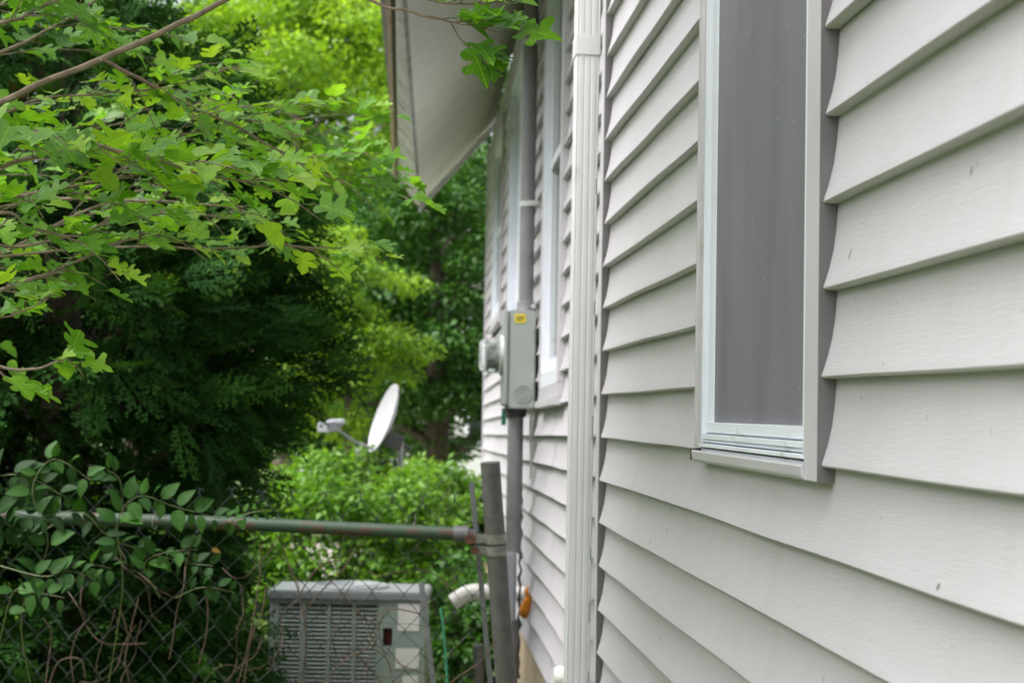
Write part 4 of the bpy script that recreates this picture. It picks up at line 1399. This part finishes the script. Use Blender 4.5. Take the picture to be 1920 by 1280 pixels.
def X_at(px, z): return P(px, 790, z)
def tree(name, label, px, z, zc, radii, ncl, nlf, size, mat, seed, cat='tree', group='trees behind the house', trunk=.16, clump=.16, shell=.55, flat=.45, mask=None):
    b = X_at(px, z); b[2] = 0
    root = thing(name, b, label, cat, group)
    limb_tree(root, b, zc + radii[2] * .75, radii[0] * .95, 14, trunk, seed=seed)
    crown('crown', root, (b[0], b[1], zc), radii, ncl, nlf, size, mat, seed=seed, clump=clump, shell=shell, flat=flat, mask=mask)
    return root
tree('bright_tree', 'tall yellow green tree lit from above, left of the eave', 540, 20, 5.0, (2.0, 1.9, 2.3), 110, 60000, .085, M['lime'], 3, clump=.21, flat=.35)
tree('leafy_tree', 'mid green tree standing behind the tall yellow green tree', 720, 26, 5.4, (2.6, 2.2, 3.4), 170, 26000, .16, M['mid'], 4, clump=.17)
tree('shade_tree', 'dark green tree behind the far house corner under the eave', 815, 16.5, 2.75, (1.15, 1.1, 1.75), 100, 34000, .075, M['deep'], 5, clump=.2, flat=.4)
tree('leafy_tree', 'mid green tree far left, seen above the arborvitae', 250, 25, 5.2, (3.4, 2.2, 3.4), 170, 26000, .16, M['mid'], 6, clump=.17)
tree('young_tree', 'small lime green tree between the arborvitae and the dark tree', 655, 14.5, 2.35, (.62, .5, .95), 60, 17000, .055, M['lime'], 7, trunk=.04, clump=.24)
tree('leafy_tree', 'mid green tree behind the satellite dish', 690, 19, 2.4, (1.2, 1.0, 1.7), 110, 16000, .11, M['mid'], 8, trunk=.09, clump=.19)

def shrub(name, label, px, z, zc, radii, ncl, nlf, size, mat, seed, group='shrubs beside the house', clump=.2):
    b = X_at(px, z); b[2] = 0
    root = thing(name, b, label, 'shrub', group)
    mb = MB(); r_ = random.Random(seed)
    for k in range(16):
        a = r_.random() * 6.28; L = r_.uniform(.5, .95)
        e = np.array([math.cos(a) * radii[0] * L, math.sin(a) * radii[1] * L, zc + radii[2] * r_.uniform(.1, .8)])
        mb.tube([b + np.array([0, 0, -.05]), b + e * np.array([.4, .4, .5]), b + e], [.016, .011, .004], 5)
    mb.build('stems', M['bark'], root, smooth=True)
    crown('foliage', root, (b[0], b[1], zc), radii, ncl, nlf, size, mat, seed=seed, clump=clump, shell=.5, flat=.55)
    return root
shrub('leafy_shrub', 'bright green shrub around the foot of the satellite dish', 640, 10.3, .70, (.80, .6, .66), 130, 22000, .055, M['shrub'], 21)
shrub('leafy_shrub', 'bright green shrub touching the far corner of the house', 818, 11.2, .66, (.46, .5, .62), 80, 12000, .055, M['shrub'], 22)
shrub('leafy_shrub', 'deep green low shrub behind the condenser beside the wall', 870, 9.2, .35, (.26, .4, .42), 60, 6000, .05, M['mid'], 23)
shrub('leafy_shrub', 'bright green shrub glimpsed under the arborvitae at the left', 200, 10.5, .55, (1.1, .6, .6), 100, 14000, .06, M['shrub'], 24)

# unseen hedge beside and behind the camera, added to cut low sky light
def hedge():
    root = thing('sky_block_hedge', (-4.6, .5, 0), 'unseen green hedge added on the left to block low sky light', 'hedge')
    r = np.random.default_rng(31)
    n = 15000
    y = r.uniform(-5, 5.6, n); z = r.random(n) ** .8 * (3.6 + .4 * np.sin(y * 1.3))
    x = -4.6 + (r.random(n) - .5) * 1.3 + .15 * np.sin(y * 2.1 + z * 1.7)
    pos = np.stack([x, y, z], 1)
    scatter('foliage', SM, pos, r.normal(size=(n, 3)) + np.array([.5, 0, -.3]), np.array([.5, 0, .8]) + r.normal(size=(n, 3)) * .4, r.uniform(.10, .17, n), M['mid'], root, np.clip(r.normal(.6, .25, n), 0, 1))
    mb = MB()
    for k in range(14):
        y_ = -4.8 + k * .78
        mb.tube([(-4.6, y_, -.1), (-4.57, y_ + .05, 1.2), (-4.62, y_ - .04, 2.6), (-4.6, y_, 3.3)], [.05, .04, .02, .006], 6)
    mb.build('stems', M['bark'], root, smooth=True)
hedge()  # unseen hedge, added to cut low sky light

# far-off wood closing the view
def wood():
    r = np.random.default_rng(77)
    n = 46000
    x = r.uniform(-26, 26, n); y = r.uniform(48, 56, n)
    top = 6.0 + 1.5 * np.sin(x * .5) + 1.0 * np.sin(x * 1.3 + 1) + .7 * np.sin(x * 3.1)
    z = r.random(n) ** .8 * top
    # lumps
    y -= 1.5 * np.sin(x * 1.1 + z * .9) * np.cos(z * 1.3)
    pos = np.stack([x, y, z], 1)
    Nn = np.array([0, -.3, 1.]) + r.normal(size=(n, 3)) * .5
    Y = r.normal(size=(n, 3)) + np.array([0, -.5, -.4])
    o = scatter('woodland', SM, pos, Y, Nn, r.uniform(.35, .6, n), M['mid'], None, np.clip(r.normal(.4, .25, n), 0, 1))
    tag(o, kind='stuff'); o['label'] = 'far off green wood closing the view behind the trees'; o['category'] = 'wood'
wood()

# ------------------------------------------------------------------ grass and ground cover
def grass():
    r = np.random.default_rng(5)
    n = 42000
    y = 5.3 + 14 * r.random(n) ** 1.3
    x = r.uniform(-1, 1, n) * (0.2 + .3 * y) - .8
    wx = -0.0
    k = (x < FW.A[0] + FW.n[0] * .1 - .03) & ~((y > 15.2) & (y < 19.7))
    x, y = x[k], y[k]; n = len(x)
    pos = np.stack([x, y, np.full(n, -.01)], 1)
    Y = np.array([0, 0, 1.]) + r.normal(size=(n, 3)) * .35
    Nn = r.normal(size=(n, 3))
    blade = [([(-.035, 0, 0), (.035, 0, 0), (.025, .55, .05), (-.025, .55, .05), (0, 1, .22)], [(0, 1, 2, 3), (3, 2, 4)])]
    o = scatter('grass', blade, pos, Y, Nn, r.uniform(.07, .22, n), M['grass'], None)
    tag(o, kind='stuff'); o['label'] = 'rough green grass growing behind the fence'; o['category'] = 'grass'
grass()

# ------------------------------------------------------------------ mulberry reaching in from the left
mroot_p = P(-900, 1500, 4.0); mroot_p[2] = 0
mul = thing('mulberry_tree', mroot_p, 'mulberry tree reaching in from the left with lobed bright green leaves', 'tree')
trunk_top = P(-780, -900, 3.7)
mb = MB()
mb.tube([mroot_p + np.array([0, 0, -.2]), mroot_p + np.array([.05, 0, .8]), P(-840, 300, 3.9), P(-820, -200, 3.8), trunk_top, trunk_top + np.array([.1, .1, 1.2])], [.11, .09, .08, .07, .055, .02], 12)
mb.build('trunk', M['twig'], mul, smooth=True)

leafP, leafY, leafN, leafS, leafT = [], [], [], [], []
petioles = MB()
def add_leaf(p, d, size, tint, up_bias=.9):
    """a leaf hung at p whose petiole starts in direction d"""
    d = unit(d)
    pl = size * rnd.uniform(.25, .5)
    e = p + d * pl + np.array([0, 0, .15 * pl])
    petioles.tube([p, p + d * pl * .5 + np.array([0, 0, .12 * pl]), e], .0011, 4, caps=False)
    tocam = unit(CAM - e)
    nn = np.array([0, 0, up_bias]) + tocam * rnd.uniform(.05, .75) + np.array([rnd.gauss(0, .33), rnd.gauss(0, .33), rnd.gauss(0, .2)])
    yy = d + np.array([0, 0, rnd.uniform(-.55, .1)])
    leafP.append(e); leafY.append(yy); leafN.append(nn); leafS.append(size); leafT.append(tint)

def smooth_pts(pts, k=6):
    pts = [np.asarray(p, float) for p in pts]
    out = []
    for i in range(len(pts) - 1):
        p0 = pts[max(i - 1, 0)]; p1 = pts[i]; p2 = pts[i + 1]; p3 = pts[min(i + 2, len(pts) - 1)]
        for j in range(k):
            t = j / k
            out.append(.5 * ((2 * p1) + (-p0 + p2) * t + (2 * p0 - 5 * p1 + 4 * p2 - p3) * t * t + (-p0 + 3 * p1 - 3 * p2 + p3) * t ** 3))
    out.append(pts[-1])
    return out

def branch(pxs, r0, r1, leaves=0, lsize=.085, side=0, side_len=.25, start=.25, tint=(.2, .85), join=None):
    """pxs: list of (px, py, depth)"""
    pts = [P(*p) for p in pxs]
    if join is not None: pts = [np.asarray(join, float)] + pts
    sp = smooth_pts(pts)
    n = len(sp)
    sp = [p + np.array([0, 0, .0012 * math.sin(i * 1.1)]) * (0 < i < n - 1) for i, p in enumerate(sp)]
    rr = [r0 + (r1 - r0) * i / (n - 1) for i in range(n)]
    rr = [r_ * (1.12 if i % 5 == 2 else 1) for i, r_ in enumerate(rr)]
    mb = MB(); mb.tube(sp, rr, 7)
    def at(u):
        k = min(n - 2, int(u * (n - 1))); f = u * (n - 1) - k
        return sp[k] * (1 - f) + sp[k + 1] * f, unit(sp[k + 1] - sp[k])
    for k in range(leaves):
        u = start + (1 - start) * (k + .5 * rnd.random()) / max(1, leaves - 1)
        u = min(u, .999)
        p, t = at(u)
        s = 1 if k % 2 else -1
        lat = unit(np.cross(t, [0, 0, 1.]))
        d = t * rnd.uniform(.3, .9) + lat * s * rnd.uniform(.4, 1.0) + np.array([0, 0, rnd.uniform(-.1, .45)])
        add_leaf(p, d, lsize * rnd.uniform(.8, 1.4), rnd.uniform(*tint))
    if side:
        tw = mb
        for k in range(side):
            u = start + (.97 - start) * (k + rnd.random() * .6) / side
            p, t = at(u)
            s = 1 if k % 2 else -1
            lat = unit(np.cross(t, [0, 0, 1.]))
            d = unit(t * .8 + lat * s * rnd.uniform(.3, .9) + np.array([0, 0, rnd.uniform(-.35, .35)]))
            L = side_len * rnd.uniform(.6, 1.25)
            q = [p, p + d * L * .35 + np.array([0, 0, .01]), p + d * L * .7, p + d * L + np.array([0, 0, -.02])]
            tw.tube(q, [r1 * .9, .0016, .0013, .0008], 5)
            nl = max(3, int(L / .038))
            for j in range(nl):
                u2 = .2 + .8 * j / (nl - 1)
                pp_ = p + d * L * u2
                l2 = unit(np.cross(d, [0, 0, 1.]))
                dd = d * rnd.uniform(.3, 1) + l2 * (1 if j % 2 else -1) * rnd.uniform(.3, 1) + np.array([0, 0, rnd.uniform(-.15, .4)])
                if j == nl - 1: dd = d
                add_leaf(pp_, dd, lsize * rnd.uniform(.75, 1.35) * (.8 if j == nl - 1 else 1), min(1, rnd.uniform(*tint) + (.15 if j >= nl - 2 else 0)))
    mb.build('branch', M['twig'], mul, smooth=True)
    return sp
TJ = P(-820, -150, 3.8); TJ2 = P(-840, 300, 3.9); TJ3 = P(-850, 700, 3.9)
branch([(-300, 300, 3.6), (-60, 218, 3.3), (75, 158, 3.2), (215, 101, 3.15), (330, 48, 3.1), (425, 0, 3.05), (600, -90, 3.0)], .0082, .0048, 0, join=TJ2)
branch([(190, 111, 3.15), (250, 142, 3.2), (330, 186, 3.3), (440, 236, 3.45), (520, 282, 3.6), (570, 310, 3.7)], .0045, .0018, 6, .054, 7, .28, .1, (.3, 1.))
branch([(-280, 200, 3.4), (-60, 230, 3.1), (60, 250, 3.0), (150, 264, 2.98), (300, 303, 2.98), (420, 336, 3.0), (510, 336, 3.0)], .0055, .0013, 13, .07, 16, .20, 0.17, (.35, .95), join=TJ2)
branch([(-280, 330, 3.5), (-40, 368, 3.25), (90, 358, 3.2), (200, 335, 3.2), (230, 330, 3.2)], .007, .002, 6, .052, 9, .2, 0.23, (.2, .8), join=TJ2)
branch([(-200, 400, 4.2), (100, 374, 4.1), (300, 378, 4.05), (455, 388, 4.0)], .006, .0025, 5, .053, 5, .22, 0.18, (.1, .6), join=TJ2)
branch([(-280, 600, 3.6), (-60, 560, 3.3), (60, 523, 3.2), (110, 506, 3.2), (220, 455, 3.2), (300, 440, 3.2)], .007, .0018, 10, .054, 11, .19, 0.20, (.3, .9), join=TJ3)
branch([(110, 470, 3.6), (280, 462, 3.5), (400, 467, 3.45), (520, 460, 3.4), (620, 466, 3.4), (690, 460, 3.4)], .0035, .0012, 12, .052, 6, .13, .1, (.35, .95), join=P(-400, 520, 3.7))
branch([(-250, 720, 3.3), (-40, 688, 3.0), (45, 694, 2.95), (100, 681, 2.95), (130, 668, 2.95)], .005, .0013, 4, .052, 1, .053, .75, (.4, .9), join=TJ3)
branch([(-150, 760, 3.0), (-30, 690, 2.95), (20, 715, 2.95), (60, 740, 2.95)], .003, .0012, 7, .052, 0, .1, 0.27, (.4, .8), join=P(-400, 760, 3.2))
branch([(-200, 60, 3.5), (0, 44, 3.4), (60, 22, 3.4), (140, -15, 3.4)], .006, .002, 7, .053, 7, .22, 0.14, (.2, .7), join=TJ)
branch([(-200, 170, 3.7), (0, 100, 3.6), (80, 62, 3.6), (160, 15, 3.6), (220, -30, 3.6)], .006, .002, 7, .053, 7, .22, 0.14, (.1, .6), join=TJ)
branch([(-120, 520, 4.3), (150, 400, 4.3), (350, 330, 4.3), (520, 315, 4.35), (600, 330, 4.4), (680, 345, 4.4)], .0045, .0014, 15, .056, 18, .26, 0.16, (.1, .6), join=TJ3)
branch([(-200, 380, 4.4), (150, 250, 4.3), (400, 215, 4.4), (560, 255, 4.5), (650, 290, 4.5)], .004, .0014, 16, .056, 19, .26, 0.18, (.15, .7), join=TJ2)
branch([(-200, 460, 3.3), (0, 400, 3.15), (60, 430, 3.1), (160, 445, 3.1)], .005, .0015, 6, .053, 6, .16, 0.16, (.3, .9), join=TJ3)
branch([(-150, 260, 3.9), (60, 190, 3.8), (200, 175, 3.75), (330, 160, 3.75), (420, 130, 3.8)], .004, .0013, 11, .053, 11, .2, 0.16, (.4, 1.), join=TJ2)
branch([(-150, 330, 3.5), (40, 300, 3.4), (180, 270, 3.4), (330, 255, 3.4), (430, 235, 3.45)], .004, .0013, 11, .053, 12, .18, 0.16, (.35, .95), join=TJ2)
branch([(-150, 480, 3.8), (60, 460, 3.7), (200, 420, 3.7), (330, 400, 3.7), (440, 410, 3.75)], .004, .0013, 10, .058, 10, .18, 0.16, (.3, .9), join=TJ3)
branch([(-150, 10, 3.9), (60, 0, 3.8), (160, 40, 3.8), (260, 60, 3.85)], .004, .0013, 9, .058, 8, .2, 0.14, (.2, .8), join=TJ)
branch([(-150, 620, 3.6), (-20, 600, 3.4), (40, 585, 3.4), (90, 560, 3.4)], .003, .0012, 8, .058, 4, .1, 0.18, (.3, .8), join=TJ3)
# the spray of leaves across the eave
branch([(-100, -500, 3.3), (350, -260, 3.0), (600, -60, 2.85), (700, 4, 2.8), (760, 20, 2.78), (830, 38, 2.76), (870, 42, 2.75), (925, 36, 2.72)], .0050, .0010, 8, .052, 0, .15, .82, (.3, .8), join=trunk_top)
branch([(640, -30, 2.82), (760, -8, 2.78), (860, 8, 2.75), (930, 4, 2.72), (965, 8, 2.7)], .002, .001, 13, .058, 0, .1, .15, (.4, .9))
branch([(845, 45, 2.76), (868, 78, 2.76), (895, 102, 2.76), (915, 122, 2.76)], .0014, .001, 6, .053, 0, .1, .3, (.15, .5))
branch([(800, 30, 2.76), (880, 48, 2.74), (950, 62, 2.73)], .0012, .0008, 5, .06, 0, .1, .2, (.25, .6))

scatter('leaves', MULB, np.array(leafP), np.array(leafY), np.array(leafN), np.array(leafS), M['mulberry'], mul, np.array(leafT), smooth=True)
petioles.build('petioles', M['stem'], mul, smooth=True)['kind'] = 'stuff'

# high canopy of the same tree, unseen above the picture, added to shade the near wall
def shade_canopy():
    r = np.random.default_rng(9)
    n = 5200
    c = np.array([-1.7, 1.9, 4.3])
    q = r.normal(size=(n, 3)); q /= np.linalg.norm(q, axis=1, keepdims=True)
    pos = c + q * (r.random(n) ** .4)[:, None] * np.array([1.3, 1.9, .7])
    k = np.ones(n, bool)
    d = pos - CAM
    z = d @ F_; yy = 640 - FPX * (d @ U_) / z; xx = 960 + FPX * (d @ R_) / z
    k &= (yy < -60)
    pos = pos[k]; n = len(pos)
    scatter('leaves', MULB, pos, r.normal(size=(n, 3)) + np.array([0, 0, -.3]), np.array([0, 0, 1.]) + r.normal(size=(n, 3)) * .4, r.uniform(.06, .1, n), M['mulberry'], mul, r.random(n), smooth=True)
    mb = MB()
    for k_ in range(9):
        e = c + np.array([math.cos(k_ * 2.4) * 1.1, math.sin(k_ * 2.4) * 1.4, .2 * math.sin(k_)])
        mb.tube([trunk_top + np.array([.05, .05, .2]), (trunk_top + e) / 2 + np.array([0, 0, .35]), e], [.03, .018, .004], 6)
    mb.build('shade_canopy_branches', M['twig'], mul, smooth=True)
shade_canopy()

# ------------------------------------------------------------------ honeysuckle on the fence
vr = P(200, 1400, 4.95); vr[2] = 0
vine = thing('honeysuckle_vine', vr, 'oval leaved vine tangled over the left part of the top rail', 'vine')
vp, vy, vn, vs_, vt_ = [], [], [], [], []
stems = MB()
def vine_stem(pxs, n, size, tint=(.2, .8), st=.25):
    pts = smooth_pts([P(*p) for p in pxs], 5)
    stems.tube(pts, [.0022 * (1 - .6 * i / len(pts)) for i in range(len(pts))], 5)
    m_ = len(pts)
    for k in range(n):
        i = int((st + (1 - st) * (k + .5) / n) * (m_ - 1))
        p = pts[i]; t = unit(pts[min(i + 1, m_ - 1)] - pts[max(i - 1, 0)])
        lat = unit(np.cross(t, unit(CAM - p)) + np.array([rnd.gauss(0, .3)] * 3))
        for s in (-1, 1):
            d = lat * s + t * rnd.uniform(.2, .8) + unit(CAM - p) * rnd.uniform(.0, .5)
            vp.append(p + d * .008); vy.append(d + np.array([0, 0, rnd.uniform(-.4, .1)]))
            vn.append(np.array([0, 0, .8]) + unit(CAM - p) * rnd.uniform(.3, 1.1) + np.array([rnd.gauss(0, .3) for _ in range(3)]))
            vs_.append(size * .70 * rnd.uniform(.7, 1.2) * (1 - .35 * k / n)); vt_.append(rnd.uniform(*tint))
vine_stem([(60, 1300, 4.85), (40, 1150, 4.8), (90, 1020, 4.78), (60, 920, 4.8), (100, 860, 4.85), (170, 900, 4.8)], 11, .105)
vine_stem([(200, 1300, 4.85), (230, 1100, 4.75), (220, 980, 4.72), (260, 930, 4.72), (330, 950, 4.7), (400, 968, 4.68), (440, 980, 4.7)], 13, .10, (.4, 1.))
vine_stem([(230, 960, 4.75), (225, 900, 4.75), (200, 880, 4.75)], 4, .09, (.2, .6))
vine_stem([(300, 1120, 4.8), (270, 1060, 4.72), (310, 1035, 4.7), (370, 1030, 4.7)], 6, .095, (.4, 1.))
vine_stem([(-20, 1300, 4.8), (20, 1120, 4.7), (60, 1110, 4.68), (120, 1120, 4.66)], 6, .09, (.5, 1.))
vine_stem([(0, 1060, 4.75), (80, 1080, 4.7), (130, 1070, 4.7), (180, 1085, 4.7)], 6, .085, (.3, .8))
vine_stem([(-60, 1000, 4.8), (0, 980, 4.78), (50, 1000, 4.76)], 5, .11, (.1, .5))
vine_stem([(140, 1090, 4.8), (170, 1060, 4.75), (210, 1065, 4.75)], 4, .075, (.3, .8))
vine_stem([(330, 1120, 4.85), (380, 1100, 4.8), (440, 1110, 4.8)], 4, .07, (.1, .5))
vine_stem([(430, 980, 4.75), (455, 965, 4.74), (500, 955, 4.72)], 4, .045, (.5, 1.))
vine_stem([(-60, 975, 4.8), (10, 960, 4.78), (70, 968, 4.78), (140, 955, 4.78)], 8, .11, (.0, .3), 0)
vine_stem([(-40, 900, 4.95), (40, 890, 4.95), (120, 930, 4.95)], 6, .11, (.0, .3), 0)
vine_stem([(60, 1010, 4.9), (150, 960, 4.9), (210, 1010, 4.9), (330, 1050, 4.95), (400, 1060, 4.9)], 9, .085, (.0, .4))
scatter('leaves', OVAL, np.array(vp), np.array(vy), np.array(vn), np.array(vs_), M['vine'], vine, np.array(vt_), smooth=True)
for yl_, ys_ in ((P(397, 1029, 4.72), .028), (P(212, 943, 4.8), .025)):
    scatter('yellow_leaf', OVAL[:1], np.array([yl_]), np.array([[1., 0, -.3]]), np.array([[0, -1., .6]]), np.array([ys_]), M['yellowleaf'], vine)
stems.build('stems', M['stem'], vine, smooth=True)

# dead stems woven through the chain link
dead = thing('dead_vine', (P(480, 1400, 5.02)[0], P(480, 1400, 5.02)[1], 0), 'leafless brown vine stems woven through the chain link mesh', 'vine')
mb = MB()
specs = [[(385, 1100, 4.95), (390, 1150, 4.95), (385, 1200, 4.95), (372, 1245, 4.96)],
         [(530, 1020, 4.95), (545, 1070, 4.95), (560, 1110, 4.95), (575, 1200, 4.97), (560, 1300, 5.0)],
         [(500, 1095, 4.95), (490, 1150, 4.95), (470, 1200, 4.95), (455, 1300, 4.95)],
         [(490, 1020, 4.95), (485, 1100, 4.95), (465, 1210, 4.95), (440, 1300, 4.95)],
         [(660, 1040, 4.96), (640, 1070, 4.96), (600, 1110, 4.96), (560, 1160, 4.96)],
         [(720, 1150, 4.96), (690, 1210, 4.96), (640, 1240, 4.96), (600, 1290, 4.96)],
         [(935, 1195, 4.92), (900, 1240, 4.92), (850, 1275, 4.92), (800, 1330, 4.92)],
         [(225, 1140, 4.95), (240, 1190, 4.95), (235, 1240, 4.95), (250, 1300, 4.95)],
         [(260, 1120, 4.95), (245, 1180, 4.95), (232, 1250, 4.95)],
         [(90, 1290, 4.95), (110, 1240, 4.95), (150, 1235, 4.95), (160, 1270, 4.95)],
         [(560, 1115, 4.95), (600, 1060, 4.95), (640, 1050, 4.95)],
         [(640, 1110, 4.96), (690, 1160, 4.96), (730, 1140, 4.96), (790, 1150, 4.96)]]
r_ = random.Random(4)
for s in specs:
    mb.tube(smooth_pts([P(*p) for p in s], 5), .0022, 5)
for k in range(24):
    x0 = r_.uniform(20, 720) if k < 16 else r_.uniform(480, 720); y0 = r_.uniform(1000, 1260)
    pts = [(x0, y0, 4.94 + r_.random() * .2)]
    a = r_.uniform(0.6, 2.5)
    for j in range(5):
        a += r_.uniform(-.7, .7)
        x0 += math.cos(a) * r_.uniform(20, 50); y0 += math.sin(a) * r_.uniform(25, 55)
        pts.append((x0, y0, 4.94 + r_.random() * .14))
    mb.tube(smooth_pts([P(*p) for p in pts], 4), r_.uniform(.0008, .0019), 4)
mb.build('stems', M['deadvine'], dead, smooth=True)

print('polys', sum(len(o.data.polygons) for o in C.objects if o.type == 'MESH'))
